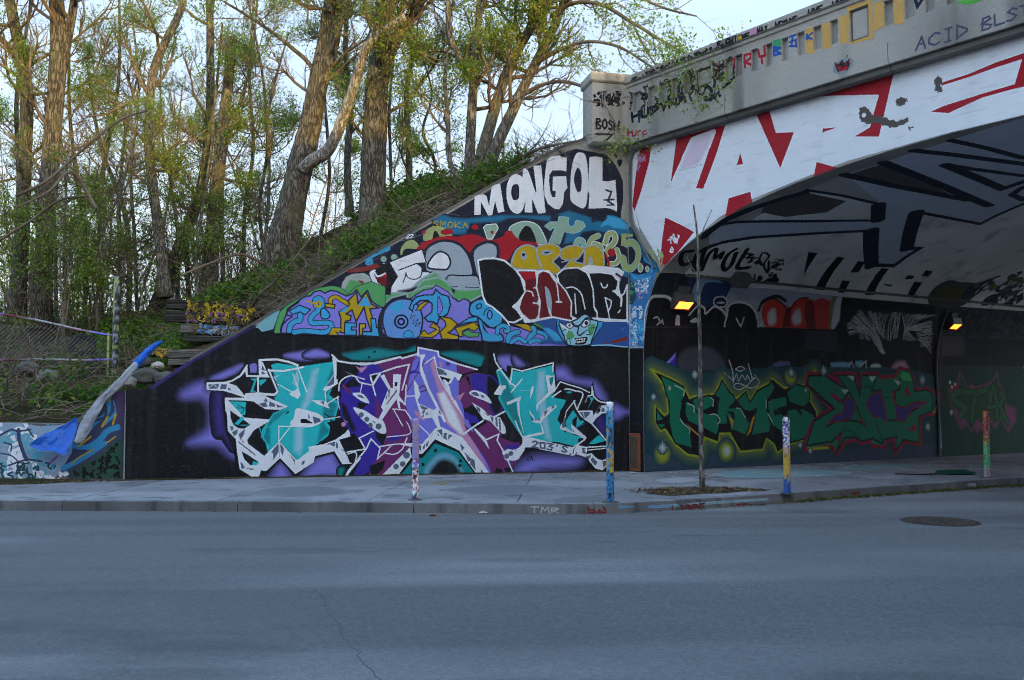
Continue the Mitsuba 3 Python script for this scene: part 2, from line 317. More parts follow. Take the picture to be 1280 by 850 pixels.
# ================================================================= the setting
def ring_sheet(poly, z):
    v, f = triangulate(poly); return np.column_stack([v, np.full(len(v), z)]), f
KERB = spline(np.array([(-60, 13.2), (-30, 12.9), (-7, 12.62), (-2.6, 12.46), (-.3, 12.3), (.7, 12.26), (1.5, 12.38), (2.92, 13.03), (5.17, 14.27), (9.08, 16.44), (16, 20.3), (34, 30.3)]), 8)
add('ground', ([[-900, -900, -.03], [900, -900, -.03], [900, 900, -.03], [-900, 900, -.03]], [[0, 1, 2], [0, 2, 3]]), 'soil', kind='structure')
road_poly = Polygon([*KERB, (40, 24), (40, -3.2), (-60, -3.2)])
rk = add('road', ring_sheet(road_poly, 0.0), 'asphalt', kind='structure')
# crack in the asphalt
rng = np.random.default_rng(5)
ck = np.array([[-1.58,7.469],[-1.43,7.083],[-1.305,6.635],[-1.154,6.285],[-1.058,5.931],[-0.935,5.65],[-0.848,5.379],[-0.741,5.119],[-0.675,4.844]])
cl = [ck[0]]
for a, b in zip(ck[:-1], ck[1:]):
    for t in (.25, .5, .75, 1): cl.append(a + (b - a) * t + rng.normal(0, .012, 2))
add('crack', ring_sheet(LineString(cl).buffer(.0038, 1), .0015), 'tar', rk)
# pavement: kerb stones and slabs, from the kerb to the walls
kl = LineString(KERB)
inner = kl.parallel_offset(.17, 'left')
inner_pts = np.array(inner.coords)
if np.linalg.norm(inner_pts[0] - KERB[0]) > 5: inner_pts = inner_pts[::-1]
pav = add('pavement', ring_sheet(Polygon([*KERB, (40, 60), (-60, 30)]), 0.012), 'concrete_dark', kind='structure')
kerb_poly = Polygon([*KERB, *inner_pts[::-1]])
wall_line = [WING.p(-9.1, 0)[:2], WING.p(0.05, 0)[:2], SPAN.p(.383, 0)[:2], (SPAN.p(.383, 0) + TD * 24)[:2]]
pave_poly = Polygon([*inner_pts, wall_line[3], wall_line[2], wall_line[1], wall_line[0], WING.p(-50, 0, -.1)[:2]]).buffer(0)
def cut_along(poly, line, step, start, half):
    cuts = []
    d = start
    while d < line.length:
        a, b = np.array(line.interpolate(d - .05).coords[0]), np.array(line.interpolate(d + .05).coords[0])
        t = (b - a) / np.linalg.norm(b - a); nrm = np.array([-t[1], t[0]]); c = (a + b) / 2
        cuts.append(LineString([c - nrm * .6, c + nrm * 9]).buffer(half, cap_style=2)); d += step
    return polys(fix(poly).difference(unary_union(cuts)))
def slab(poly, z0, z1, ch=.008):
    poly = poly.simplify(.004)
    lo = trimesh.creation.extrude_polygon(poly, z1 - z0 - ch, engine='earcut'); lo.apply_translation([0, 0, z0])
    top = poly.buffer(-ch, join_style=2)
    ms = [lo]
    for t in polys(top):
        m = trimesh.creation.extrude_polygon(t, ch, engine='earcut'); m.apply_translation([0, 0, z1 - ch]); ms.append(m)
    return cat(ms)
for i, q in enumerate(cut_along(kerb_poly, kl, 2.4, 1.1, .006)):
    if q.area > .02: add('kerb_stone', slab(q, .0, .131 + .002 * math.sin(i * 7)), 'kerb', pav)
for i, q in enumerate(cut_along(pave_poly, kl, 2.05, 0.62, .006)):
    if q.area > .05: add('slab', slab(q, .0, .128 + .002 * math.sin(i * 5 + 1), .005), 'slab', pav)

# ---- embankment
def H(u, v):
    cop = np.interp(u, [-30, -9.4, -9.0, -8.81, -8.11, -7.31, -6.69, -5.07, -3.27, -1.38, -.81, .5, 40], [1.0, 1.02, 1.4, 1.62, 2.14, 2.62, 3.0, 4.08, 5.18, 6.3, 6.45, 6.5, 6.5])
    sl = np.interp(u, [-14, -9, -7, -3, 0], [.3, .3, .3, .34, .3]); cap = np.interp(u, [-30, -12, -9, -7, -4], [3.3, 3.5, 4.6, 5.2, 6.5])
    h = cop + sl * np.clip(v - .3, 0, None)
    return np.where(h > cap, np.maximum(cap, cop), h)
def terrain_z(x, y):
    q = np.stack([x, y, np.zeros_like(x)], -1) - WING.o
    return H(q @ WING.u, -(q @ WING.n))
import meshkit
uu = np.concatenate([np.linspace(-60, -13, 30), np.linspace(-12.6, .5, 90)]); vv = np.concatenate([np.linspace(.22, 10, 60), np.linspace(10.6, 70, 50)])
U, Vg = np.meshgrid(uu, vv, indexing='ij')
pp = WING.p(U, H(U, Vg), -Vg)
bumpz = (meshkit.fbm(pp * 1.3, 3, 2) - .5) * .35 * np.clip((Vg - .3) * .8, 0, 1) + (meshkit.fbm(pp * 4.1, 2, 5) - .5) * .12 * np.clip((Vg - .3) * 1.5, 0, 1)
drop = np.clip((Vg - 45) / 25, 0, 1) ** 2 * (pp[..., 2] + .5)
pp[..., 2] += bumpz - drop
nu, nv_ = U.shape; I, J = np.meshgrid(np.arange(nu - 1), np.arange(nv_ - 1), indexing='ij'); a = I * nv_ + J
add('embankment', (pp.reshape(-1, 3), np.vstack([np.stack([a, a + nv_, a + nv_ + 1], -1).reshape(-1, 3), np.stack([a, a + nv_ + 1, a + 1], -1).reshape(-1, 3)])), 'soil', smooth=True, kind='structure')

# ================================================================= walls and bridge
wing = thing('wing_wall', 'sloping concrete wing wall covered in layered graffiti, black mural along its foot', 'wall')
WTOP = [(-9.19, 1.68), (-8.81, 1.71), (-8.11, 2.22), (-7.31, 2.72), (-6.69, 3.11), (-5.07, 4.15), (-3.27, 5.27), (-1.38, 6.42), (-.95, 6.62), (-.1, 6.62)]
wp = Polygon([(-9.19, -.2), *WTOP, (0, 6.6), (0, -.2)])
add('wall', WING.prism(wp, -.45, 0), 'concrete', wing)
cop_line = [(-8.15, 2.2), (-7.31, 2.72), (-6.69, 3.11), (-5.07, 4.15), (-3.27, 5.27), (-1.38, 6.42), (-.85, 6.62)]
cp = Polygon([*[(u, z + .03) for u, z in cop_line], *[(u, z - .022) for u, z in cop_line[::-1]]])
add('coping', WING.prism(cp, -.5, .015), 'concrete_dark', wing, label='weathered concrete coping along the slope')
low = thing('low_wall', 'low concrete retaining wall with pale blue mural beside the draped blue tarp', 'wall')
add('wall', WING.prism(Polygon([(-45, -.2), (-45, 1.12), (-11.2, 1.12), (-10.2, 1.09), (-9.95, 1.18), (-9.72, 1.45), (-9.58, 1.66), (-9.205, 1.66), (-9.205, -.2)]), -.5, -.1), 'concrete_dark', low)
bridge = thing('arch_bridge', 'concrete arch bridge with graffitied parapet and giant white and red lettering', 'bridge')
opening = [(0.383, -.3), *[tuple(q) for q in PROFILE[:]], (2 * ARCH_C - .383, -.3)]
face = Polygon([(0.001, -.2), (0.001, 6.5), (18.5, 6.5), (18.5, -.2)]).difference(Polygon(opening))
# spandrel wall, extruded along the underpass so that its reveal is the first 0.6 m of the vault
def skew_prism(poly, u0, u1):
    ms = []
    for g in polys(poly):
        m = trimesh.creation.extrude_polygon(g, u1 - u0, engine='earcut'); v = m.vertices
        ms.append(trimesh.Trimesh(SPAN.o + v[:, :1] * SD + v[:, 1:2] * Zv + (v[:, 2:3] + u0) * TD, m.faces[:, ::-1], process=False))
    return cat(ms)
add('spandrel_wall', skew_prism(face, 0, .6), 'concrete', bridge)
def profile_sheet(i0, i1, u0, u1):
    us = np.array([u0, u1]); P = np.array([tunnel_point(np.full(i1 - i0 + 1, u), ARC[i0:i1 + 1] - np.where(np.arange(i0, i1 + 1) == len(ARC) - 1, 1e-9, 0)) for u in us]); n = i1 - i0 + 1
    f = []
    for k in range(n - 1): f += [[k, n + k, n + k + 1], [k, n + k + 1, k + 1]]
    return P.reshape(-1, 3), np.array(f)[:, ::-1]
E1 = len(PROFILE) - 1
add('abutment', profile_sheet(0, 7, .6, TUN_LEN), 'concrete_vault', bridge)
add('abutment', profile_sheet(E1 - 7, E1, .6, TUN_LEN), 'concrete_vault', bridge)
add('vault', profile_sheet(7, E1 - 7, .6, TUN_LEN), 'concrete_vault', bridge, smooth=50)
def tunnel_bar(u0, u1, s, w, d):
    q = [tunnel_point(np.array([u]), np.array([ss]), np.array([o]))[0] for u in (u0, u1) for ss, o in ((s - w / 2, -.02), (s - w / 2, d), (s + w / 2, d * .7), (s + w / 2, -.02))]
    return trimesh.convex.convex_hull(np.array(q))
add('ledge', tunnel_bar(.62, TUN_LEN, ARC[7] - .02, .05, .03), 'concrete_dark', bridge)
# deck over the vault
add('deck', skew_prism(Polygon([(.003, 5.75), (.003, 6.95), (18.5, 6.95), (18.5, 5.75)]), .62, TUN_LEN), 'concrete_dark', bridge)
add('end_wall', skew_prism(face.intersection(sbox(15.0, -1, 30, 9)), .62, TUN_LEN), 'concrete_dark', bridge)
PAR = Frame(SPAN.p(0, 0, .22)[:2], SPAN.u[:2]); PIER = Frame(WING.p(0, 0, .32)[:2], WING.u[:2])
S0 = .21
op = [(.39, .6), (.79, .97), (1.08, 1.28), (1.38, 1.53), (1.68, 1.84), (2.62, 2.8), (2.85, 3.0), (3.19, 3.32), (3.49, 3.62), (3.8, 3.93), (4.1, 4.24), (4.4, 4.55), (4.71, 4.84), (5.61, 5.76), (5.93, 6.08), (6.24, 6.38), (6.55, 6.68)]
s = 6.86
while s < 15:
    op.append((s, s + .14)); s += .31
panels = [(1.96, 2.32, 7.12, 7.44), (5.04, 5.36, 7.0, 7.5)]
holes = unary_union([sbox(a, 7.07, b, 7.45) for a, b in op] + [sbox(a, z0, b, z1) for a, b, z0, z1 in panels])
wallp = sbox(S0, 6.803, 18, 7.63)
add('parapet_wall', PAR.prism(wallp.difference(holes), -.075, 0), 'concrete_parapet', bridge)
add('parapet_backing', PAR.prism(sbox(S0, 6.803, 18, 7.63), -.4, -.078), 'concrete_parapet', bridge)
for a, b, z0, z1 in panels: add('panel', PAR.box(a + .03, b - .03, -.075, -.03, z0 + .03, z1 - .03, .012), 'concrete_parapet', bridge)
cuts = [S0, 2.62, 5.66, 8.7, 11.7, 14.7, 18]
for a, b in zip(cuts[:-1], cuts[1:]):
    add('fascia', PAR.prism(Polygon([(a + .006, 6.48), (b - .006, 6.48), (b - .006, 6.798), (a + .006, 6.798)]), -.45, .012), 'concrete_parapet', bridge)
    add('coping', PAR.box(a + .005, b - .005, -.5, .07, 7.66, 7.8, .015), 'concrete_parapet', bridge)
    add('moulding', PAR.box(a + .005, b - .005, -.45, .03, 7.585, 7.66, .01), 'concrete_parapet', bridge)
    add('cornice', PAR.box(a + .004, b - .004, -.215, -.055, 6.38, 6.478, .012), 'concrete_dark', bridge)
pier = thing('parapet_pier', 'pale concrete end pier of the bridge parapet, top catching warm sunlight', 'pier')
add('shaft', PIER.box(-.82, .2, -.62, 0, 6.48, 7.66, .015), 'concrete_parapet', pier)
add('cap', PIER.box(-.86, .24, -.66, .04, 7.663, 7.86, .03), 'concrete_parapet', pier)
# conduit round the white panel
pipe = [(.39, 6.41), (.2, 6.33), (.13, 6.2), (.1, 5.9), (.1, 5.2), (.14, 4.95), (.26, 4.72), (.5, 4.35), (.72, 4.0)]
pk = add('conduit', tube(spline(np.array([SPAN.p(u, z, .03) for u, z in pipe]), 5), .022, 8), 'steel', smooth=True, label='thin grey conduit curving down the left edge of the white lettering', category='pipe')
# paint
cur = None; groups = []
for ln in r"""@wing black_base_coat
p K;-1832,21 -1837,336 -1762,344 -1622,449 -1461,543 -1401,564 -1337,539 -1197,541 -1082,539 -952,532 -714,524 -592,521 -304,518 67,505 63,20 0,21 -591,8 -1102,6
g u K 55;-1762,344 -1622,449 -1461,543 -1412,562 -1450,539 -1621,432 -1751,339
@wing upper_base_coat
p nv;-1401,564 -1338,616 -1013,818 -655,1038 -468,1156 -308,1244 -211,1282 -145,1273 -89,1267 -56,1237 -33,1199 -18,1162 -18,1088 -28,1030 -18,960 7,866 4,508 -304,518 -592,521 -952,532 -1197,541 -1337,539
g c nv 77;-784,993 -735,997 -701,986 -651,984 -593,992 -507,1005 -444,1006 -317,1011 -317,991 -429,1000 -484,995 -515,982 -523,978 -577,976 -631,970 -651,927 -696,925 -731,946 -769,967
g c nv 61;-285,1020 -240,1034 -171,1017 -98,993 -56,995 -15,981 10,958 60,900 122,838 113,806 100,786 8,779 -83,800 -99,815 -78,824 46,796 39,927 -57,951 -139,963 -188,953 -209,917 -261,903 -245,967 -261,998
g b c 51;-81,1021 -56,1019 -27,1010 6,985 6,971 -57,975 -81,986 -114,976
p b;-1024,800 -1020,819 -933,880 -931,855 -977,835 -998,823 -993,801 -1005,789
p c;-885,910 -851,932 -851,922 -881,906
g cgl c 56;-911,993 -867,997 -837,987 -852,956 -896,947
@wing pale_lettering
s y;-808,896 -806,924 -784,946 -750,953 -723,943 -704,928 -704,917 -750,911 -757,930 -769,931 -773,897
s K;-773,897 -770,926 -762,933 -753,923 -748,908
s y;-894,840 -892,864 -873,889 -847,896 -827,878 -832,863 -866,863 -881,857 -888,840
d g 56;-956,820
d g 63;-917,828
d W 19;-955,802
l W 17;-872,913 -866,917 -860,914 -872,902 -861,904
l W 17;-857,914 -852,918 -846,915 -857,904 -846,905
l Y 17;-753,968 -763,971 -771,966 -754,955 -762,947 -773,952
l Y 17;-745,947 -743,972 -735,959 -727,971 -725,948
l Y 17;-707,971 -715,966 -717,955 -707,948 -698,955 -698,966 -707,971
l Y 17;-689,949 -689,972
l Y 17;-667,971 -690,958 -668,948
l Y 17;-660,949 -650,971 -639,949
l Y 17;-655,959 -645,959
P g W 15;-579,955 -568,965 -531,970 -523,955 -546,912 -564,911
S g W 16;-480,951 -456,973 -413,985 -369,973 -345,939 -334,904 -373,902 -381,938 -397,964 -417,967 -433,947 -441,916 -460,927
s K;-441,916 -433,947 -417,967 -397,964 -381,938 -374,903 -405,904
P g a 12;-281,1010 -241,1008 -245,981 -233,971 -220,976 -212,998 -184,993 -174,978 -196,955 -225,946 -261,952 -281,898 -325,901 -293,973 -317,954 -338,971 -317,987 -285,989
C g a 96 20;-213,905 -202,921 -186,918 -182,902
C y a 92 20;-121,942 -147,928 -160,903
C y W 93 20;-139,908 -115,901 -109,878
C y W 93 24;-93,914 -82,946 -61,953 -51,935 -61,911 -82,891 -90,867
C y W 81 24;-45,888 -37,861 -49,836 -76,832
C y a 118 16;-5,913 22,918 45,887 38,843 13,817 -12,822 -20,857
p y;-26,954 24,954 21,941 -7,939 -9,905 -29,904
s nv;8,797 38,835 67,846 97,831 92,803 50,792
S y W 12;44,820 48,834 57,836 64,822 59,806 48,806
S y W 12;75,817 80,827 86,825 89,813 83,805
d R 81;-68,877
d R 60;-74,800
@wing red_cloud
p R;-821,871 -799,894 -753,911 -708,918 -681,914 -647,924 -624,928 -597,923 -570,911 -546,908 -531,912 -499,927 -496,941 -484,946 -468,945 -463,934 -456,926 -433,909 -405,908 -369,905 -365,892 -444,889 -464,865 -484,831 -515,832 -562,838 -623,848 -662,880 -719,897 -798,868
s R;-626,956 -612,965 -600,959 -602,948 -616,945
s R;-744,930 -731,942 -708,943 -695,934 -704,924 -731,920
d R 31;-546,937
d R 38;-807,927
p R;-836,862 -814,888 -776,898 -765,896 -791,868 -813,860
@wing silver_bubble_lettering
S s nv 49;-800,851 -776,880 -731,896 -677,886 -645,854 -627,813 -624,771 -677,762 -715,757 -737,749 -764,775 -798,785
S s nv 58;-620,848 -604,879 -562,897 -531,887 -525,859 -531,839 -562,823 -585,799 -594,761 -608,783
S W nv 34;-790,796 -776,831 -749,854 -719,844 -708,816 -719,793 -741,790
p W;-936,810 -813,863 -798,813 -832,806 -815,792 -813,777 -790,776 -775,763 -790,717 -850,690 -929,688 -926,717 -904,755
l nv 22;-904,755 -936,810 -813,863 -797,812 -834,808 -900,781
c nv 19;-834,808 -816,796 -814,777 -820,758 -843,748 -867,756 -873,771 -876,756 -884,735
c nv 15;-813,778 -783,776 -756,756
S s nv 27;-717,761 -661,766 -608,767 -597,746 -594,704 -699,693
g e s 75;-865,697 -813,747 -764,775 -737,749 -707,735 -699,682 -864,678
g e s 56;-1018,641 -967,642 -927,680 -853,701 -805,724 -760,730 -703,705 -699,682 -634,672 -585,700 -588,719 -638,710 -692,713 -730,745 -753,756 -805,743 -820,728 -857,695 -931,693 -957,676 -997,678 -1012,704
G K s 37;-902,703 -857,712 -831,724 -839,709 -861,699 -887,700
c nv 15;-703,724 -680,726
c nv 15;-650,725 -615,723 -596,725
p nv;-703,720 -688,713 -690,699 -699,705
@wing horned_creature
p K;-1009,786 -980,801 -947,802 -924,773 -906,755 -928,717 -929,688 -946,687 -979,705
S W K 18;-1008,763 -998,778 -983,779 -990,764 -983,749 -975,731 -961,724 -949,694 -983,701 -992,723
s r;-989,768 -979,753 -950,767 -942,743 -950,707 -972,733 -985,749
s R;-957,764 -947,771 -944,754 -954,750
c W 33;-988,768 -976,755 -950,767
p br;-1085,778 -1071,782 -1031,789 -998,799 -980,804 -967,791 -1005,776 -1049,769 -1085,765
p cg;-1092,750 -1071,761 -1027,766 -1009,756 -992,719 -983,694 -1113,686 -1106,727
g e cg 37;-1078,739 -1038,733 -1001,726 -986,690 -1106,687
p br;-1049,740 -1027,735 -1034,722
p cgl;-1410,557 -1369,601 -1326,627 -1330,601 -1348,554 -1386,543 -1400,557
g e nv 25;-1344,540 -1338,572 -1325,616 -1297,642 -1262,664 -1234,676 -1220,691 -1185,707 -1142,715 -1110,709 -1084,684 -1056,714 -1001,734 -950,717 -949,642 -1055,658 -1302,540
@wing lavender_lettering
P v nv 25;-1320,541 -1319,562 -1303,602 -1297,627 -1259,657 -1234,674 -1218,675 -1206,690 -1185,696 -1167,686 -1149,697 -1127,695 -1091,678 -1070,686 -1054,701 -1037,674 -1015,700 -1000,663 -982,649 -949,631 -908,625 -908,528 -948,532 -1151,536
c nv 25;-1320,544 -1316,566 -1300,587 -1282,600 -1300,606 -1293,626 -1258,654
C b nv 82 25;-1292,548 -1287,570 -1268,584 -1254,588 -1254,617
P b nv 21;-1290,620 -1258,641 -1219,627 -1230,614 -1237,607 -1254,619 -1282,608
C b nv 79 25;-1198,639 -1202,660 -1188,669 -1177,656 -1180,634 -1205,611 -1217,593 -1211,578 -1183,579 -1147,578 -1145,558 -1165,546 -1197,546 -1239,549 -1274,543
S b nv 22;-1180,626 -1166,630 -1150,609 -1158,596 -1178,599
c Y 43;-1204,648 -1191,655 -1181,651 -1187,639 -1201,641
p Y;-1238,661 -1202,652 -1204,645 -1236,656
C Y nv 62 25;-1147,649 -1146,667 -1127,675 -1106,663 -1080,649
P Y nv 22;-1166,650 -1132,646 -1134,634 -1164,638
P Y nv 26;-1116,619 -1080,643 -1078,651 -1082,662 -1055,692 -1049,648 -1019,693 -1000,651 -978,639 -1007,635 -994,593 -999,553 -1014,597 -1026,643 -1054,589 -1069,631 -1094,613 -1074,607 -1076,592 -1094,588 -1092,544 -1108,547 -1108,599
p b;-1047,646 -1021,683 -1000,643 -1026,644
p b;-1116,619 -1091,639 -1080,641 -1094,621
P b nv 22;-1095,548 -1094,581 -1054,579 -1054,567 -1072,567 -1072,555 -1054,554 -1054,537 -1093,537
P Y nv 22;-1041,578 -1021,578 -1021,565 -1031,563 -1030,538 -1041,537
P b nv 22;-1030,549 -996,549 -1000,597 -985,597 -981,564 -959,563 -966,533 -1030,537
P Y nv 14;-1140,561 -1108,562 -1111,547 -1129,547 -1115,536 -1151,536
P v nv 19;-872,663 -835,690 -805,708 -775,714 -760,728 -715,704 -695,679 -674,668 -654,680 -634,669 -630,623 -615,601 -530,595 -445,574 -287,546 -231,508 -405,505 -530,521 -834,528 -900,551
s nv;-976,564 -971,612 -945,654 -902,681 -857,676 -838,664 -901,662 -938,624 -959,579 -956,550 -937,528 -966,529
S l nv 30;-956,587 -951,626 -927,658 -890,672 -849,667 -823,640 -812,601 -817,560 -834,530 -930,530 -948,554
d nv 137;-889,589
d l 104;-889,589
d nv 74;-890,589
d v 37;-890,589
s b;-931,644 -901,662 -877,655 -876,640 -894,634 -901,621 -920,630
S b nv 11;-879,534 -875,551 -860,557 -849,550 -847,533
c nv 11;-846,632 -856,600 -838,615 -847,581 -827,600 -838,572 -819,589 -826,571
P b nv 26;-859,639 -849,663 -835,681 -805,689 -771,690 -761,711 -745,695 -714,686 -707,656 -718,621 -752,602 -755,585 -774,594 -789,593 -801,605 -774,628 -773,658 -790,672 -820,671 -844,652 -849,632
S v nv 15;-752,683 -742,666 -736,647 -741,628 -752,621
P Y nv 19;-834,634 -820,653 -805,664 -790,665 -808,648 -819,634
P Y nv 19;-824,535 -804,558 -789,543 -755,563 -782,573 -770,586 -746,568 -751,550 -774,532
P Y nv 23;-746,610 -706,605 -680,585 -699,562 -718,550 -676,539 -676,527 -736,528 -744,553 -721,576 -725,595
P Y nv 19;-687,569 -653,578 -615,593 -598,573 -615,559 -638,570 -661,559 -659,540 -670,538
P e nv 15;-661,551 -638,563 -623,552 -596,552 -600,539 -638,536
c nv 19;-695,681 -684,679 -674,668 -654,680 -632,672
P b nv 23;-674,581 -634,608 -600,613 -596,597 -642,591
S b nv 31;-600,613 -584,594 -580,571 -561,553 -515,548 -505,535 -511,522 -576,522 -586,548 -594,575
S b nv 31;-632,636 -627,659 -604,676 -577,678 -542,656 -513,626 -507,599 -526,576 -553,575 -580,596 -600,613 -623,620
s v;-580,590 -561,572 -534,566 -530,549 -557,551 -573,568
c nv 19;-582,598 -569,577 -546,572 -519,584
S l nv 23;-564,621 -559,635 -552,636 -547,621 -552,608 -559,608
c nv 23;-600,642 -608,650 -600,661 -588,660 -590,647 -600,646
c nv 19;-579,619 -573,638 -554,648 -530,641
C b nv 69 23;-526,553 -523,572 -503,582 -484,573 -484,562 -495,561
P Y nv 23;-462,589 -413,590 -394,580 -388,559 -421,570
C b nv 85 23;-484,523 -480,543 -456,556 -445,558
C b nv 85 23;-405,525 -396,544 -378,559 -386,575
C b nv 70 19;-472,518 -445,534 -417,521
C b nv 70 19;-398,519 -374,529 -354,521
C b nv 66 23;-366,560 -342,552 -332,537 -342,525
c e 51;-378,592 -342,575 -314,553 -307,520
l W 27;-572,667 -530,644 -499,618 -480,583
@wing black_bubble_letter
P K W 35;-600,825 -577,833 -538,836 -499,828 -456,795 -429,758 -416,716 -421,697 -441,677 -468,655 -449,639 -431,612 -460,596 -486,598 -511,626 -546,654 -567,664 -581,693 -589,746
@wing yellow_lettering
p nv;-480,830 -460,869 -429,892 -395,898 -369,888 -337,902 -297,904 -269,895 -270,786 -350,791 -452,796
S Y s 31;-470,818 -454,865 -429,886 -397,891 -373,876 -371,845 -360,818 -350,801 -389,799 -452,802
S s s 8;-435,852 -427,868 -417,863 -412,847 -419,836 -429,839
d K 31;-424,855
S Y s 28;-369,882 -345,896 -309,901 -281,887 -275,868 -294,848 -308,832 -284,809 -278,788 -338,792 -356,822 -365,849
S s s 8;-355,865 -341,875 -317,874 -310,867 -322,860 -345,858
s K;-345,865 -331,870 -320,867 -334,863
S Y s 28;-275,874 -245,893 -209,897 -184,886 -201,855 -221,835 -179,824 -179,797 -270,792 -241,834 -271,848
c s 24;-272,831 -209,849
S Y s 28;-178,873 -164,896 -139,900 -115,885 -102,854 -101,797 -173,795
s s;-165,829 -161,854 -154,861 -146,837 -151,809 -160,808
c nv 24;-98,878 -94,839 -97,799
c R 44;-94,868 -82,839 -86,800
@wing red_and_black_lettering
p W;-468,655 -448,673 -421,712 -445,793 -377,795 -326,800 -286,762 -254,740 -225,799 -164,825 -41,817 -16,802 -42,754 -24,671 -5,735 -2,597 -230,601 -310,611 -366,598 -421,593 -429,616
P r W 27;-448,792 -377,794 -370,733 -357,698 -364,675 -359,637 -374,609 -401,605 -429,628 -441,650 -431,685 -417,712 -419,751
p R;-443,788 -379,790 -377,767 -417,758
c W 23;-413,716 -393,713 -385,696
c W 27;-383,729 -366,723 -359,698 -368,671
c W 27;-386,671 -363,664 -360,637 -372,609
P r W 28;-366,783 -346,795 -322,788 -302,758 -258,736 -232,698 -231,663 -230,606 -310,620 -364,610 -357,675 -372,733
S s s 12;-338,728 -332,730 -322,715 -314,676 -318,626 -328,653
l W 24;-322,649 -314,622
l W 24;-302,777 -290,735 -284,681
l W 35;-294,677 -274,677
P K W 28;-290,782 -262,805 -209,811 -173,793 -148,751 -141,700 -141,649 -129,638 -133,616 -165,617 -178,633 -210,613 -234,624 -232,678 -254,720 -282,751
c W 24;-254,732 -226,735 -195,712 -179,652
l W 24;-220,710 -215,634
P K W 28;-164,797 -115,799 -66,792 -42,766 -43,738 -62,724 -34,699 -17,717 -7,743 -9,613 -127,616 -129,642 -141,661 -144,727
c W 26;-114,754 -104,737 -90,741 -87,750
P K W 24;-95,696 -72,686 -75,666 -84,648
l W 22;-88,666 -79,615
c W 40;-63,724 -44,724 -30,699 -32,667
l W 24;-43,640 -35,651
l W 40;-164,795 -115,798 -66,792 -40,762 -48,734
c pk 16;-58,789 -41,781 -33,766
c nv 40;-50,793 -29,778 -25,750
l W 56;-178,613 -129,614 -6,607
@wing grimacing_face
p B;-382,598 -310,614 -230,601 -6,602 4,582 4,506 -166,509 -366,518 -310,545 -334,576
g b B 39;-350,575 -326,576 -287,553 -271,527 -303,526
p B;-149,602 -6,605 -7,508 -142,511
l b 51;-287,600 -280,561 -253,521
c nv 16;-295,599 -288,557 -259,518
P b nv 16;-125,605 -106,603 -109,585 -123,572 -137,548 -158,518 -170,516 -141,563
S a nv 28;-282,597 -260,582 -234,599 -210,611 -178,631 -149,610 -129,603 -139,567 -154,532 -166,513 -245,512 -263,546 -276,573
p W;-282,597 -258,583 -234,601 -230,585 -250,569 -270,577
s e;-253,554 -238,566 -222,547 -235,535 -253,538
G e a 24;-166,579 -141,595 -145,563 -158,548
S W nv 18;-256,589 -244,597 -228,587 -238,577 -250,579
d nv 24;-242,587
S W nv 20;-194,590 -186,605 -170,610 -159,598 -174,584 -188,583
d nv 40;-174,597
c nv 28;-234,601 -218,585 -206,578 -210,558 -202,549 -184,561
c nv 32;-226,585 -206,586 -194,594 -174,617 -153,610
s K;-222,537 -198,541 -170,542 -182,516 -219,514 -214,527
d W 18;-212,533 -202,534 -192,535 -182,536 -210,522 -202,524 -192,525 -184,527
c nv 16;-251,515 -253,531 -243,535 -238,515
c nv 16;-182,563 -166,571 -160,555 -174,553
c nv 16;-272,565 -258,571
c nv 16;-153,579 -137,579
p br;-71,529 -9,548 -7,533 -69,519
p br;-109,519 -85,527 -85,519
l a 24;-152,510 -85,514 -35,508 -7,507
l b 10;-33,569 -20,581
l b 10;-31,579 -20,567
@wing block_lettering
P W K 0;-616,1001 -614,1074 -581,1083 -568,1076 -558,1038 -547,1124 -515,1126 -498,1020 -523,1013 -535,1059 -546,1004 -562,1002 -589,1052 -591,1002
s W;-490,1080 -486,1131 -464,1165 -436,1163 -421,1146 -416,1100 -421,1045 -437,1017 -460,1016 -480,1038
s nv;-472,1097 -464,1124 -444,1126 -440,1098 -444,1071 -464,1068
p W;-424,1197 -405,1184 -394,1156 -376,1102 -371,1102 -383,1203 -353,1209 -345,1135 -341,1080 -335,1022 -365,1018 -389,1074 -388,1021 -417,1020 -421,1053 -427,1150
l nv 16;-417,1057 -421,1020
p W;-341,1127 -335,1190 -329,1230 -312,1245 -276,1251 -270,1245 -248,1245 -251,1189 -276,1193 -307,1190 -319,1172 -321,1148 -316,1105 -307,1084 -295,1088 -294,1110 -307,1111 -305,1166 -252,1171 -247,1124 -260,1108 -265,1060 -281,1038 -301,1041 -325,1057 -339,1088
s W;-236,1109 -230,1200 -215,1253 -197,1268 -172,1255 -162,1176 -167,1081 -181,1048 -208,1055 -232,1074
s nv;-220,1161 -207,1205 -193,1194 -188,1155 -193,1115 -208,1114
p W;-156,1252 -129,1256 -102,1253 -103,1160 -80,1159 -49,1167 -43,1063 -44,1039 -60,1048 -85,1053 -161,1047 -157,1101 -163,1121
l nv 37;-89,1124 -66,1118 -81,1081 -56,1066
l nv 33;-97,1084 -56,1088
l nv 28;-85,1064 -56,1066
s nv;-56,1266 -46,1269 -40,1261 -48,1254
s nv;-40,1247 -23,1250 -21,1236 -32,1220 -40,1233
l nv 24;-145,997 -146,1016 -135,1017 -133,1013 -147,1004 -131,1003 -135,997 -147,996
l nv 24;-125,998 -116,1019 -109,999
l nv 24;-121,1007 -113,1008
l nv 24;-102,1001 -103,1020 -88,1014 -87,1011 -103,1000
l K 20;-238,1324 -251,1320 -252,1296
l K 20;-253,1308 -243,1308
l K 20;-234,1300 -228,1325 -223,1302
l K 20;-231,1310 -225,1311
l K 20;-218,1302 -217,1327 -207,1325 -206,1320 -218,1314 -206,1305
@wing violet_haze
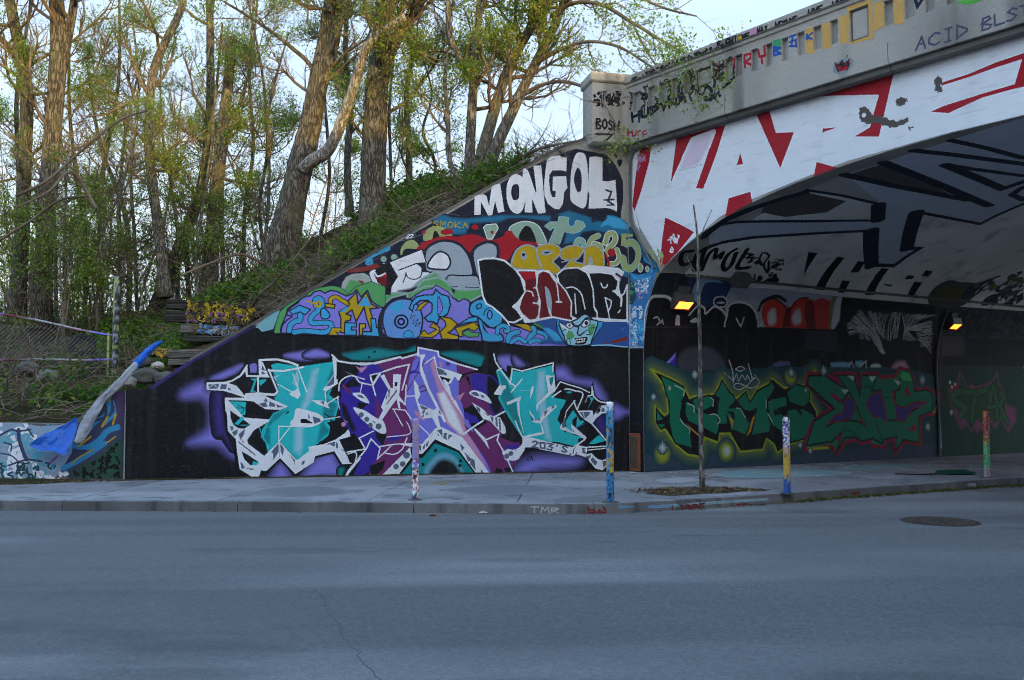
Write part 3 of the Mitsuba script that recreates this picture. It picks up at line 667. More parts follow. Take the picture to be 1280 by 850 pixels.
G v K 295;-1646,328 -1586,360 -1574,328 -1518,318 -1512,279 -1509,191 -1499,173 -1478,142 -1474,103 -1494,117 -1532,146 -1602,150 -1622,152 -1560,198 -1556,272 -1585,311 -1645,310
G u K 169;-1545,314 -1517,314 -1509,209 -1481,159 -1477,128 -1509,174 -1536,188
G v K 126;-1557,377 -1506,402 -1459,424 -1449,417 -1479,392 -1526,374
G v K 103;-1308,458 -1280,468 -1207,477 -1206,448 -1252,444
G v K 31;-1427,424 -1404,428 -1404,396 -1426,396
G v K 104;-1238,462 -1214,477 -1189,482 -1153,467 -1153,457 -1220,453
G t K 106;-1100,465 -1053,475 -981,489 -889,477 -837,498 -837,478 -885,468 -984,448 -1053,444
d K 22;-986,477 -1006,456
G t K 119;-738,475 -653,480 -580,462 -588,422 -668,446 -728,464
G v K 157;-528,453 -476,465 -409,429 -480,425 -489,402
G v K 242;-299,417 -259,421 -223,381 -151,373 -126,354 -96,302 -131,302 -159,354 -247,373 -295,384
G v K 213;-62,281 -13,257 37,261 -13,250 -58,228
G v K 141;-460,463 -421,433 -452,433
G v K 261;-1239,18 -1191,85 -1134,104 -1105,33 -1172,28
G v K 257;-1346,20 -1312,73 -1284,19
G t K 87;-1111,51 -1091,53 -1105,16
G v K 331;-453,40 -390,81 -280,83 -197,70 -233,48 -351,43 -422,19
G u K 194;-135,235 -103,227 -89,153 -128,184
@wing mural_shadow_outline
l K 82;-1571,361 -1512,363 -1459,389 -1435,426 -1431,389 -1392,389 -1393,442 -1332,445 -1260,426 -1209,421 -1139,447 -1139,465 -1067,436 -980,435 -892,460 -826,474 -826,494 -751,480 -749,462 -603,416 -580,420 -572,445 -538,475 -530,439 -515,417 -480,387 -480,421 -437,412 -307,442 -305,396 -299,338 -279,369 -159,331 -151,346 -145,312 -119,292 -70,286 -70,254
p K;-1571,361 -1512,363 -1459,389 -1435,426 -1431,389 -1392,389 -1393,442 -1332,445 -1260,426 -1209,421 -1139,447 -1139,465 -1067,436 -980,435 -892,460 -826,474 -826,494 -751,480 -749,462 -603,416 -580,420 -572,445 -538,475 -530,439 -515,417 -480,387 -480,421 -437,412 -307,442 -305,396 -299,338 -279,369 -159,331 -151,346 -145,312 -119,292 -70,286 -70,254 -95,246 -139,231 -148,208 -91,138 -90,84 -90,54 -112,31 -141,39 -173,70 -177,82 -216,94 -232,88 -402,122 -421,119 -445,78 -468,71 -484,75 -456,18 -522,19 -553,24 -598,17 -670,114 -761,156 -809,101 -834,102 -889,26 -965,17 -1034,14 -1091,12 -1066,69 -1098,69 -1127,116 -1194,99 -1260,40 -1260,36 -1316,97 -1364,47 -1381,49 -1387,28 -1408,25 -1452,57 -1467,117 -1495,187 -1507,258 -1511,300 -1443,307 -1457,318 -1512,333 -1571,337
l K 77;-1511,300 -1504,254 -1495,187 -1467,117 -1458,57 -1408,23 -1384,28 -1381,47 -1364,45 -1316,97 -1262,35 -1194,99 -1127,116 -1098,69 -1066,69
@wing teal_underglow
p t;-887,25 -834,89 -807,87 -761,141 -672,105 -602,20
G cl t 74;-797,24 -768,86 -730,104 -689,92 -659,40 -659,21
G K cl 111;-778,23 -760,64 -730,82 -693,70 -670,40 -670,21
l K 74;-834,102 -809,101 -761,156 -670,114 -594,15
d K 30;-759,114 -805,63 -665,74 -668,57
@wing teal_letter
p K;-1571,361 -1512,363 -1459,389 -1435,426 -1431,389 -1392,389 -1393,442 -1332,445 -1260,426 -1135,445 -1131,401 -1169,336 -1115,293 -1129,235 -1136,195 -1191,142 -1256,36 -1316,94 -1364,45 -1408,25 -1456,57 -1467,128 -1503,244 -1505,307 -1443,311
p T;-1353,425 -1332,432 -1273,424 -1255,420 -1135,439 -1131,401 -1169,336 -1115,293 -1129,235 -1164,232 -1136,195 -1191,142 -1181,131 -1257,86 -1317,151 -1358,109 -1373,172 -1380,197 -1353,222 -1284,257 -1323,279 -1340,307 -1323,329
g t T 72;-1152,380 -1135,423 -1131,387 -1158,307 -1119,286 -1132,231 -1171,224 -1143,185 -1188,149 -1171,235
g a T 124;-1206,408 -1188,412 -1204,314 -1242,243 -1237,143 -1247,104 -1268,118 -1266,225 -1236,296
g t T 52;-1379,172 -1373,197 -1339,250 -1291,268 -1353,208 -1351,137
p a;-1279,361 -1262,408 -1254,379 -1257,343
p T;-1491,296 -1436,293 -1439,247 -1456,247 -1477,272
p T;-1424,375 -1400,376 -1413,335 -1403,330 -1423,328 -1410,367
p T;-1393,371 -1369,375 -1369,368 -1389,350
p T;-1482,194 -1442,236 -1428,215 -1462,212
c T 17;-1394,226 -1363,222 -1373,186 -1376,172
c T 17;-1339,229 -1346,208 -1366,201 -1376,172 -1394,215
c K 14;-1463,282 -1443,268 -1456,247
c K 14;-1470,272 -1433,272
@wing teal_letter_outlines
p W;-1571,363 -1512,364 -1485,371 -1459,389 -1437,426 -1434,426 -1432,389 -1359,387 -1358,380 -1438,382 -1440,401 -1458,381 -1485,365 -1499,360 -1471,351 -1451,328 -1439,309 -1457,314 -1512,332 -1571,336
p G;-1566,355 -1529,357 -1532,340 -1562,339
p G;-1522,356 -1502,355 -1505,338 -1526,338
p G;-1499,346 -1485,334 -1498,335
l W 10;-1563,342 -1548,356 -1531,340
l W 35;-1397,385 -1396,321
p W;-1440,324 -1396,327 -1341,323 -1329,334 -1326,325 -1340,314 -1375,316 -1291,277 -1319,264 -1371,268 -1412,295 -1443,298 -1508,300 -1509,308 -1443,308
p G;-1392,286 -1369,293 -1361,276 -1378,275
p G;-1378,296 -1368,307 -1362,293
p G;-1357,296 -1336,286 -1338,275 -1357,277
p G;-1333,286 -1305,274 -1329,273
l W 39;-1390,385 -1393,442 -1332,445 -1294,437 -1260,425
p W;-1391,439 -1381,435 -1359,382 -1390,382
p G;-1384,426 -1371,403 -1385,407
p G;-1385,403 -1369,394 -1385,391
l W 32;-1361,409 -1328,329
l W 35;-1361,405 -1311,404 -1262,413 -1241,419
l W 21;-1262,422 -1227,329
p W;-1290,321 -1257,343 -1248,318 -1257,304
l W 18;-1331,357 -1278,329
l W 18;-1276,393 -1257,341
p a;-1345,382 -1328,393 -1324,386 -1335,379 -1331,361
p W;-1509,302 -1498,300 -1442,238 -1356,231 -1355,225 -1407,194 -1430,159 -1427,146 -1371,102 -1321,152 -1316,94 -1364,48 -1381,52 -1387,31 -1408,27 -1454,57 -1464,120 -1469,163 -1496,191 -1501,254 -1506,261
p K;-1490,263 -1420,213 -1441,199 -1462,201 -1479,214 -1488,237
p T;-1476,215 -1449,243 -1442,233 -1462,212 -1421,213 -1442,208
p G;-1491,208 -1479,207 -1477,198 -1485,191
p G;-1482,187 -1462,198 -1465,180 -1475,173
p G;-1460,180 -1438,198 -1441,178 -1454,157
p G;-1448,162 -1437,146 -1446,152
l K 17;-1459,152 -1402,106
p K;-1449,120 -1426,106 -1388,79 -1398,69 -1419,71 -1439,92
p T;-1409,85 -1388,78 -1398,68 -1412,71
p G;-1451,85 -1436,64 -1442,57 -1449,61
p G;-1439,60 -1401,58 -1412,53
p G;-1348,115 -1321,149 -1322,115 -1339,87 -1341,112
l W 21;-1322,144 -1323,206 -1206,205
l W 18;-1322,151 -1270,221 -1253,257
p W;-1321,154 -1257,84 -1202,130 -1198,78 -1262,36 -1316,94
l K 5;-1321,151 -1318,97
p G;-1317,147 -1303,126 -1308,101 -1315,119
p G;-1285,108 -1261,82 -1263,49 -1267,79
p G;-1252,82 -1219,103 -1247,79 -1253,50
s G;-1243,79 -1229,89 -1236,68 -1243,64
p W;-1264,86 -1240,93 -1212,114 -1219,132 -1163,142 -1121,159 -1089,181 -1075,199 -1070,168 -1110,157 -1096,127 -1081,98 -1063,69 -1098,69 -1127,116 -1194,99 -1198,84 -1239,57 -1267,38
p G;-1160,140 -1124,151 -1126,131 -1142,140
p G;-1121,152 -1114,141 -1115,120 -1121,131
p G;-1110,130 -1085,114 -1095,116
p G;-1241,79 -1229,85 -1232,71 -1241,68
p K;-1081,98 -1063,76 -1070,72
l W 25;-1081,112 -1017,122
c W 22;-1078,105 -1053,112 -1047,97 -1052,79
S W W 4;-1283,214 -1270,236 -1263,268 -1239,266 -1186,250 -1167,231 -1192,209 -1241,203
p K;-1247,232 -1228,232 -1201,216 -1247,218
p G;-1205,241 -1182,235 -1175,223 -1199,215
p G;-1221,248 -1216,248 -1215,232 -1220,235
l W 18;-1170,229 -1104,240
c K 18;-1165,253 -1147,240 -1122,239
p K;-1186,146 -1149,167 -1143,195 -1143,228 -1122,224 -1107,206 -1079,202 -1093,181 -1121,161 -1156,147
p W;-1211,300 -1158,296 -1145,269 -1183,282
p G;-1179,295 -1163,295 -1167,282
l W 21;-1162,331 -1158,282
l W 22;-1153,287 -1114,313
p W;-1121,311 -1114,313 -1108,278 -1097,248 -1112,267
p W;-1139,465 -1110,427 -1088,416 -1059,387 -1099,403 -1113,387 -1113,362 -1159,331 -1171,336 -1159,351 -1131,394
p G;-1159,349 -1131,389 -1131,358 -1148,351
p K;-1122,414 -1116,414 -1118,376 -1123,376
@wing violet_letter
p K;-1124,449 -1053,435 -1066,387 -1109,351 -1116,307 -1097,246 -1014,169 -1064,170 -1108,242
p P;-1107,343 -1081,385 -1052,380 -1038,424 -1009,432 -951,438 -954,403 -932,344 -960,274 -956,231 -981,169 -959,140 -944,96 -976,60 -1034,16 -1062,17 -1017,122 -1050,170 -1097,242
g K P 54;-1109,336 -1066,384 -1041,366 -1037,351 -1080,344
g K P 72;-1108,300 -1087,278 -1050,191 -1064,184 -1097,242
p p;-980,435 -892,458 -824,470 -823,389 -862,300 -846,204 -853,131 -904,81 -965,15 -1012,16 -959,118 -941,165 -956,231 -960,278 -932,344 -951,403
g P p 55;-941,154 -905,176 -875,168 -919,146
p K;-1002,61 -944,81 -951,49 -990,17
g p P 55;-979,315 -960,271 -974,205 -982,256
p pk;-1056,424 -1038,417 -1009,424 -1034,398 -1045,413
p p;-1102,362 -1066,329 -1073,322 -1102,347
d pk 43;-1095,212
d pk 14;-1083,221 -1090,225
p K;-1044,293 -1008,285 -1033,264 -1047,271
@wing lavender_letter
p l2;-869,329 -844,444 -824,493 -751,480 -747,462 -683,442 -683,382 -668,360 -671,330 -652,255 -629,210 -572,98 -530,19 -556,13 -667,114 -742,204 -779,171 -807,101 -835,164 -869,278
g l2 p 37;-844,444 -818,463 -803,441 -840,381 -869,329
g pk l2 49;-781,434 -766,458 -751,426 -732,359 -682,296 -629,166 -568,54 -572,39 -591,54 -659,159 -697,203 -743,315
g W pk 75;-750,322 -728,330 -682,248 -652,173 -667,174 -712,218
p p;-683,431 -607,413 -660,397 -683,401
p l2;-747,462 -683,442 -679,397 -706,408 -758,424
g pk l2 30;-747,441 -736,441 -732,423 -743,419
c P 26;-855,403 -833,411 -822,441
c P 26;-862,396 -836,403 -818,400
c p 26;-821,344 -803,352 -784,326
c p 26;-814,330 -795,337
s P;-723,438 -710,440 -706,432 -717,428
s P;-652,252 -633,251 -637,233 -648,229
g pk l2 26;-836,267 -824,256 -798,223 -806,223 -835,245
S p p 4;-673,330 -668,367 -649,390 -615,401 -572,394 -522,364 -501,315 -511,262 -530,244 -553,240 -591,263 -618,281 -648,270 -660,285
p P;-622,400 -572,395 -561,353 -584,293 -614,315 -630,382
p K;-649,390 -634,386 -626,341
G K P 57;-561,390 -522,360 -503,315 -514,259 -534,247 -553,281 -565,330
p pk;-683,311 -649,330 -667,300
p p;-652,211 -622,181 -580,206 -561,221 -534,225 -495,180 -514,161 -429,126 -429,89 -464,48 -499,45 -468,-45 -514,-44 -568,72 -610,136 -637,173
g P p 76;-495,131 -445,134 -441,89 -476,60 -499,90
p P;-648,252 -606,240 -591,214 -629,214
p K;-530,46 -510,41 -491,8 -552,-36
l P 11;-545,-32 -499,8
@wing centre_letter_outlines
l W 30;-826,463 -826,494 -751,480 -749,462 -698,440 -603,414
p W;-826,467 -798,469 -811,441 -812,426 -784,344 -720,222 -727,215 -788,330 -820,407 -816,455
l W 22;-800,435 -764,462
l W 26;-766,460 -749,389 -724,345 -694,300
p W;-698,296 -686,300 -650,229
p W;-759,423 -706,410 -660,394 -671,373 -713,359 -709,352 -696,302 -701,300 -736,382 -749,389
p l2;-702,363 -689,389 -675,371 -671,330
p G;-758,421 -728,410 -728,395 -749,393
d G 30;-724,397
p K;-745,389 -705,378 -711,364 -728,378 -736,374
p W;-842,377 -825,352 -817,318 -827,300 -800,237 -813,237 -836,307
l W 22;-869,313 -832,315
p W;-823,287 -765,263 -750,276 -726,238 -752,243 -742,202 -753,199 -772,235 -809,231 -815,252
p G;-819,282 -787,270 -798,263 -811,267
p K;-813,241 -802,245 -806,235
p G;-811,256 -802,265 -798,256 -808,245
p G;-798,245 -791,258 -787,245
p G;-748,267 -735,244 -748,252
l W 29;-954,404 -907,420 -859,431 -884,337
l W 22;-869,355 -873,282 -897,307
p W;-1003,393 -954,404 -967,388 -990,351 -1001,373
p K;-998,389 -972,396 -990,365
p K;-963,399 -956,401 -958,388
l W 25;-992,355 -981,316
p W;-918,395 -888,394 -895,315 -869,282 -895,296 -889,265 -898,271 -904,304 -960,223 -973,225 -953,263 -961,274 -935,340 -965,388 -951,395 -926,344 -918,344
p p;-942,285 -904,340 -902,333 -940,282
p K;-911,366 -901,366 -903,351 -912,350
p G;-936,337 -928,340 -930,311 -933,307
p G;-946,307 -938,322 -941,300
c W 22;-1067,436 -1038,429 -1009,430 -980,438 -891,460
l W 33;-1139,463 -1117,441 -1067,433 -980,434 -892,458 -885,453 -824,472
p W;-1103,409 -1059,389 -1019,377 -1023,373 -1056,386 -1066,391
c W 25;-1114,334 -1109,365 -1084,385 -1059,387 -1048,376 -1037,364 -997,355
l W 18;-1030,358 -1037,325
S W W 4;-1064,322 -1051,326 -1037,326 -1019,315 -1004,289 -1033,298
s G;-1048,318 -1033,318 -1022,307 -1037,309
l W 22;-918,267 -872,263 -850,230
l W 18;-916,267 -881,205
S W W 4;-1061,273 -1036,267 -1015,259 -978,234 -956,227 -943,198 -943,181 -959,178 -985,194 -1018,220 -1043,246
d G 47;-1032,246
d G 47;-1012,230
d G 47;-999,208
d G 55;-969,204
p G;-994,225 -980,220 -985,214
l W 25;-987,187 -1039,162 -1017,124
l W 25;-1091,12 -1077,44 -1013,122 -996,159 -963,125 -972,85
l W 22;-963,131 -904,139 -846,140
c W 22;-946,107 -911,102 -882,121 -865,161
l W 22;-973,85 -924,131
c W 18;-939,165 -857,175 -857,201 -867,219
p W;-965,17 -853,128 -847,91 -902,18
d G 51;-904,57
d G 51;-880,66
d G 62;-866,98
p W;-1094,11 -1077,47 -1034,93 -1031,88 -1070,40 -1087,12
S W W 4;-633,326 -614,336 -580,326 -561,311 -549,288 -580,300 -610,311
s G;-626,326 -607,330 -595,315 -614,317
s G;-591,319 -576,315 -580,307
p W;-623,291 -580,266 -561,245 -534,238 -514,234 -495,198 -492,176 -503,172 -518,184 -553,221 -580,229
p G;-607,278 -591,268 -591,251 -603,263
p G;-576,253 -553,244 -561,240
p G;-552,240 -541,237 -541,213 -549,225
p G;-533,235 -525,235 -524,197 -532,206
p G;-520,232 -514,229 -510,182 -518,187
l W 30;-654,172 -629,192 -580,223
l W 34;-536,237 -464,274 -484,294
l W 27;-572,150 -520,172 -526,148 -503,109 -484,71 -460,16
p W;-618,194 -610,195 -568,154 -556,115 -576,143
l W 22;-835,223 -805,193 -781,171
p W;-897,138 -809,138 -761,195 -742,202 -659,162 -551,22 -556,18 -598,16 -670,112 -761,155 -808,102 -835,102 -842,127
p G;-755,187 -735,193 -733,163 -744,178
p G;-753,174 -746,171 -748,163
p G;-729,178 -715,178 -719,167 -716,152 -731,159
p G;-712,172 -695,170 -712,154
p G;-667,140 -650,122 -661,111
p G;-652,109 -621,77 -636,71
p G;-627,84 -612,77 -608,36 -629,62
p G;-807,129 -798,138 -799,123 -806,116
p G;-796,138 -783,152 -787,134 -793,125
p G;-829,136 -813,134 -813,109
p G;-589,43 -568,20 -587,20
p W;-507,104 -485,117 -464,112 -441,121 -427,140 -418,138 -420,111 -445,77 -482,73 -495,75
d G 49;-489,89
d G 46;-473,99
d G 46;-458,87
d G 46;-447,106
d G 46;-432,116
l W 31;-421,134 -429,183 -445,277 -439,304
@wing teal_right_letter
p T;-524,409 -507,413 -480,379 -468,412 -433,405 -307,434 -302,392 -301,338 -313,311 -256,300 -264,281 -280,258 -284,216 -264,178 -184,156 -224,124 -292,140 -394,149 -425,157 -429,202 -453,277 -480,277 -507,300 -503,326
g t T 77;-522,407 -491,383 -484,364 -456,300 -429,202 -425,164 -476,240 -515,308 -503,338
g a T 97;-366,410 -341,411 -339,277 -316,148 -335,152 -374,300
p T;-258,220 -228,262 -212,239 -192,208 -232,201 -236,151 -256,178
p K;-276,262 -264,281 -268,239 -284,216 -292,224
p K;-208,153 -184,154 -210,132
p K;-232,223 -212,239 -216,200 -192,208 -200,189 -228,181
@wing right_letter_outlines
l W 27;-526,411 -511,419
l W 27;-540,473 -532,443 -515,417 -476,364 -456,353
l W 27;-476,360 -468,419 -433,410
l W 27;-433,409 -370,426 -307,442 -309,411
p W;-337,395 -313,392 -303,396 -298,342 -311,327 -366,281 -372,254 -374,281 -327,330
p t;-323,384 -306,390 -307,373 -315,352 -322,365
l a 10;-445,335 -331,336
l W 23;-472,330 -449,357 -429,380
p W;-400,300 -394,346 -384,357 -388,330
p W;-491,291 -437,313 -433,308 -441,292 -439,247 -422,168 -429,187 -447,255 -449,296 -487,281
l W 23;-456,221 -445,194 -421,145
p W;-540,323 -515,360 -511,353 -495,357 -491,345 -503,338 -511,319 -530,319
p W;-403,265 -384,236 -378,220 -355,235 -343,258 -321,276 -295,279 -293,275 -347,226 -357,211 -341,175 -351,169 -418,158 -421,164 -375,175 -351,177 -359,211 -388,217 -398,243
p G;-398,247 -384,228 -386,219 -394,224
p G;-344,256 -327,264 -341,237
p G;-371,224 -359,232 -361,222
s G;-311,277 -301,275 -313,266
p W;-429,164 -394,158 -304,136 -232,120 -184,151 -210,166 -280,189 -281,197 -264,227 -256,260 -222,300 -216,300 -254,256 -260,227 -260,201 -254,185 -232,176 -236,208 -176,158 -178,149 -208,128 -176,120 -172,112 -177,80 -216,94 -230,87 -402,122 -418,121 -445,76 -472,70 -472,89 -445,119 -429,134
p G;-268,227 -260,231 -260,197 -272,193 -272,208
p G;-232,193 -219,174 -230,181
l G 33;-389,142 -378,144 -367,137 -389,123 -367,118
l G 33;-358,119 -359,138 -341,137 -341,116 -358,119
l G 33;-332,136 -310,132 -323,124 -311,119 -316,110 -332,114
l G 33;-292,129 -293,125
l G 33;-253,120 -263,125 -271,120 -255,105 -264,100 -274,107
p G;-232,94 -228,113 -216,124 -224,113 -228,92
d G 19;-240,94
p K;-220,97 -212,94 -216,101
p G;-194,118 -178,116 -184,108 -174,93 -192,97
l W 24;-305,331 -279,370 -243,358 -199,346 -163,329
l W 28;-167,315 -151,319 -151,346 -145,315 -131,300 -115,292 -70,288 -70,254
c W 27;-311,311 -283,331 -253,342 -223,336 -189,323 -212,265
l W 16;-167,315 -179,292
p T;-163,312 -143,308 -171,262 -155,296
p T;-255,331 -239,335 -231,329 -247,324
l W 28;-226,296 -216,269 -196,239 -152,208 -124,177 -87,134
l W 19;-232,174 -256,193
p W;-212,257 -192,260 -151,260 -145,235 -152,208 -184,225
p G;-203,254 -159,255 -166,242 -184,226
l W 14;-190,254 -184,240 -180,227
p W;-152,208 -145,242 -123,277 -70,285 -70,252 -111,248 -135,231
d G 38;-131,255
d G 38;-108,261
d G 38;-88,271
d G 30;-121,272
l W 24;-176,119 -132,121 -88,122
l W 20;-168,108 -89,115
p W;-176,91 -156,97 -132,74 -112,69 -89,77 -90,50 -112,30 -141,38 -165,66
p G;-172,85 -158,91 -160,78 -169,74
p G;-160,70 -152,81 -132,62 -141,47
p G;-112,65 -92,69 -96,50 -108,39
p T;-166,131 -132,161 -120,165 -99,142 -144,131
p T;-220,197 -192,223 -184,216 -212,193
p B;-216,197 -180,212 -180,208 -216,191
l K 15;-408,87 -405,90 -401,86 -410,74 -401,72
l K 15;-397,74 -393,90 -389,74
l K 15;-395,81 -390,81
l K 15;-383,73 -381,74
d K 35;-269,337 -167,302 -125,261
@span corner_lettering
p K;6,506 84,505 78,26 0,21
g c K 46;11,976 29,961 40,924 88,878 149,817 164,784 118,759 9,766
g b c 45;66,858 144,810 134,788 92,777 22,780 108,791 129,811
p nv;8,956 38,952 56,918 77,880 87,834 124,814 118,787 65,784 6,802
C y a 135 19;-21,916 29,914 58,878 50,836 17,814 -22,821
p y;7,954 32,949 28,937 7,939
S y W 14;57,812 63,825 74,825 82,811 76,796 63,797
S y W 14;96,803 103,812 110,810 114,798 106,791
@span tagged_strip
p B2;9,778 65,772 97,784 154,785 119,693 89,607 85,502 6,506
g b B2 46;12,797 65,772 133,776 118,762 33,771
p n;11,770 32,756 45,696 26,674 10,675
q W 14 26;35,763 123,766 101,714 43,719
q pk 14 8;54,722 107,721 96,687 59,691
q e 14 10;12,762 32,756 37,681 11,683
q W 14 22;10,663 79,662 74,608 10,612
q a 11 30;9,612 84,607 81,561 8,565
q b 14 60;9,612 84,607 83,511 8,514
q W 11 14;14,596 84,592 83,507 13,510
l s 32;9,505 83,502
p ol;149,782 172,782 127,700 117,686
c W 22;117,686 95,645 88,599 84,503
l W 14;11,671 9,507
d br 18;48,516
@span white_panel
p W;31,1195 36,1245 49,1265 88,1282 490,1287 1079,1282 1495,1281 1594,1282 1587,1071 1488,1063 1270,1061 1124,1054 965,1046 790,1021 598,988 459,949 309,875 223,823 182,807 67,970 42,1044
p W;88,1282 41,1267 32,1243 27,1052 42,987 67,952 42,1044
@span red_letter_gaps
P R R 3;74,1283 133,1283 119,1216 75,1110 39,1039 28,1061 36,1117 51,1193
P R R 3;261,1279 338,1275 448,1275 445,1269 387,1265 331,1256 259,1162 230,1117 245,1195
P R R 3;448,1275 488,1273 446,1177 409,1108 384,1064 352,1073 391,1150
P R R 3;552,1157 563,1119 537,1120
P R R 3;499,1008 591,1015 600,973 608,964 482,940
P R R 3;200,987 281,945 338,912 267,853 188,803 169,813 183,904
P R R 4;621,1284 674,1283 700,1195 770,1182 715,1075
P R R 4;880,1168 924,1161 877,1157
P R R 4;854,1064 905,1041 954,1020 838,1002
P R R 13;836,1287 1120,1277 1069,1101 997,1118 1043,1132 1077,1229 970,1256
P R R 2;1264,1211 1347,1215 1420,1226 1522,1232 1519,1138 1458,1140 1381,1138 1284,1118 1233,1135 1270,1142 1382,1149 1467,1152 1488,1215 1419,1212 1347,1206 1268,1203
g pkw W 111;337,1254 387,1258 436,1261 411,1214 361,1156 272,1154 298,1199
c cg 11;269,1154 291,1152 317,1153 342,1150 361,1154 382,1154
d cg 14;351,1166 361,1173 373,1151 307,1146
q pk 18 14;56,1260 105,1255 90,1185 55,1187
q W 23 10;216,930 268,908 254,836 208,841
q y 23 16;94,897 189,859 188,804 148,819
@span spalled_patches
s gp;1127,1193 1137,1200 1148,1202 1162,1192 1160,1181 1147,1176 1133,1181
s gp;1245,1213 1252,1230 1263,1232 1269,1220 1266,1203 1268,1185 1258,1186 1251,1196
s gp;1010,1201 1034,1199 1056,1168 1082,1161 1107,1141 1135,1134 1164,1135 1160,1122 1120,1115 1092,1128 1063,1142 1026,1151 1011,1169
s gp;1163,1105 1182,1102 1170,1098
s gp;1127,1187 1150,1184 1144,1177
d W 37;1023,1177
@par orange_pier_paint
p or;850,1493 887,1490 886,1406 851,1412
p or;911,1488 946,1489 945,1404 913,1407
p or;971,1492 1001,1491 1004,1401 976,1405
p or;1089,1497 1123,1495 1125,1415 1090,1408
p or;1150,1485 1185,1481 1184,1403 1154,1408
p or;1000,1515 1084,1511 1088,1389 1008,1393
p gr;1022,1499 1067,1498 1065,1406 1025,1405
q G 11 3;1027,1462 1066,1457 1065,1439 1027,1449
@par painted_names
p gr2;726,1494 758,1493 759,1453 727,1458
l R 42;547,1440 545,1481 568,1481 569,1448
l R 31;546,1461 569,1462
l R 41;612,1437 610,1480 638,1478 637,1462 612,1456 637,1439
l R 40;668,1481 672,1456 694,1455
l R 40;692,1487 695,1454 680,1450 683,1431
l bl 39;731,1472 731,1443 756,1442 736,1458 754,1461 731,1472
l bl 34;791,1487 816,1486
l bl 33;793,1469 818,1470
l bl 33;792,1456 817,1448 815,1466
l bl 34;803,1485 800,1456
l bl 37;857,1474 858,1457
l bl 33;877,1473 857,1464 875,1454
l R 32;489,1486 488,1443
l R 27;521,1481 490,1464 514,1438
l K 59;76,1377 72,1413
l K 59;112,1379 112,1412
l K 59;75,1395 112,1398
l K 59;124,1414 126,1385 143,1380 157,1385 159,1416
l K 59;172,1382 171,1417 208,1403 209,1397 173,1382
l K 59;221,1416 238,1385 254,1418
l K 59;266,1386 265,1416 299,1387 300,1417
l K 59;311,1387 328,1421 345,1388
l K 59;319,1401 334,1403
c K 66;358,1497 407,1447 455,1409 466,1392
c K 59;478,1408 485,1449 509,1475
c K 54;473,1443 514,1422
c K 63;560,1451 554,1410 519,1394
l dk 48;112,1477 168,1462 167,1411
l dk 49;105,1453 111,1368
l dk 58;274,1464 293,1424 320,1466 301,1484 262,1482
q K 41 12;55,1466 261,1442 437,1433 436,1386 125,1386 69,1379
q K 29 26;56,1502 262,1492 450,1497 449,1411 260,1392 69,1389
q K 24 20;474,1495 575,1498 573,1400 478,1389
q K 32 6;412,1387 513,1389 510,1357 412,1363
g R gr 25;40,1352 54,1356 61,1339 50,1315
l R 31;54,1351 50,1315
l R 28;38,1339 75,1336
l R 28;75,1341 79,1319 96,1320 98,1338
l R 27;107,1315 107,1331 121,1331
l R 27;149,1326 131,1322 135,1311 152,1313
s gr3;950,1327 959,1349 982,1355 1007,1350 1020,1338 1012,1321 990,1309 965,1312
p R;969,1319 959,1349 977,1332 982,1350 990,1330 1006,1348 1004,1328 999,1317
l K 15;969,1318 956,1350 976,1334 981,1349 989,1330 1006,1348 1003,1324 999,1316
d K 20;999,1359
q K 15 10;959,1354 1013,1346 1003,1320 963,1323
l vi 29;1218,1310 1237,1345 1247,1309
l vi 29;1226,1325 1240,1325
l vi 29;1290,1338 1276,1344 1259,1333 1258,1319 1274,1309 1288,1314
l vi 29;1314,1308 1316,1345
l vi 29;1306,1345 1324,1345
l vi 29;1305,1308 1321,1307
l vi 29;1338,1306 1340,1344 1366,1327 1367,1321 1337,1308
l vi 27;1407,1309 1410,1340 1426,1342 1430,1334 1407,1326 1432,1317 1427,1309 1407,1308
l vi 27;1441,1341 1441,1311 1465,1311
l vi 27;1499,1338 1488,1343 1476,1336 1497,1321 1485,1311 1473,1314
l vi 27;1507,1341 1531,1343
l vi 27;1518,1343 1518,1310
p gn;1334,1413 1403,1411 1431,1394 1374,1392
l nv 48;1218,1469 1226,1439 1240,1454
@cope coping_marks
l K 29;507,1539 507,1558 518,1555 518,1549 509,1547 522,1537
l K 29;557,1550 550,1553 544,1548 543,1541 550,1535 555,1537
l K 29;561,1534 561,1553
l K 29;573,1533 574,1553
l K 29;561,1543 574,1542
l K 29;585,1532 584,1552
l K 29;582,1551 588,1551
l K 29;581,1532 589,1531
l K 29;608,1546 601,1549 595,1545 597,1536 602,1529 608,1533
l K 29;613,1548 616,1529 620,1540 622,1529 626,1547
l K 29;643,1545 630,1546 629,1528 643,1527
l K 29;629,1538 640,1536
p pk;645,1555 688,1549 684,1520 668,1523 644,1530
p Y;595,1545 609,1548 614,1526 597,1528
l K 32;676,1524 678,1544 682,1533 686,1545 687,1524
l K 32;691,1524 695,1544 701,1523
l K 32;694,1532 699,1532
l K 32;711,1524 711,1543
l K 32;708,1544 714,1544
l K 32;708,1524 715,1524
l K 32;723,1524 724,1523
l K 32;749,1523 750,1541 760,1523 761,1542
l K 32;775,1541 764,1543 763,1522 774,1522
l K 32;764,1532 772,1531
l K 32;789,1538 784,1540 779,1537 788,1528 782,1523 778,1524
l K 32;791,1523 792,1541
l K 32;802,1521 804,1540
l K 32;793,1532 802,1531
l K 32;807,1540 812,1521 817,1541
l K 32;830,1540 821,1541 821,1521 830,1521
l K 32;821,1531 829,1530
l K 32;836,1521 837,1521
l K 30;874,1527 875,1545
l K 30;887,1526 888,1544
l K 30;876,1534 889,1534
l K 30;894,1543 899,1525 906,1543
l K 30;923,1543 911,1543 909,1524 923,1524
l K 30;910,1534 919,1533
l K 30;930,1525 932,1523
l K 30;961,1522 962,1541
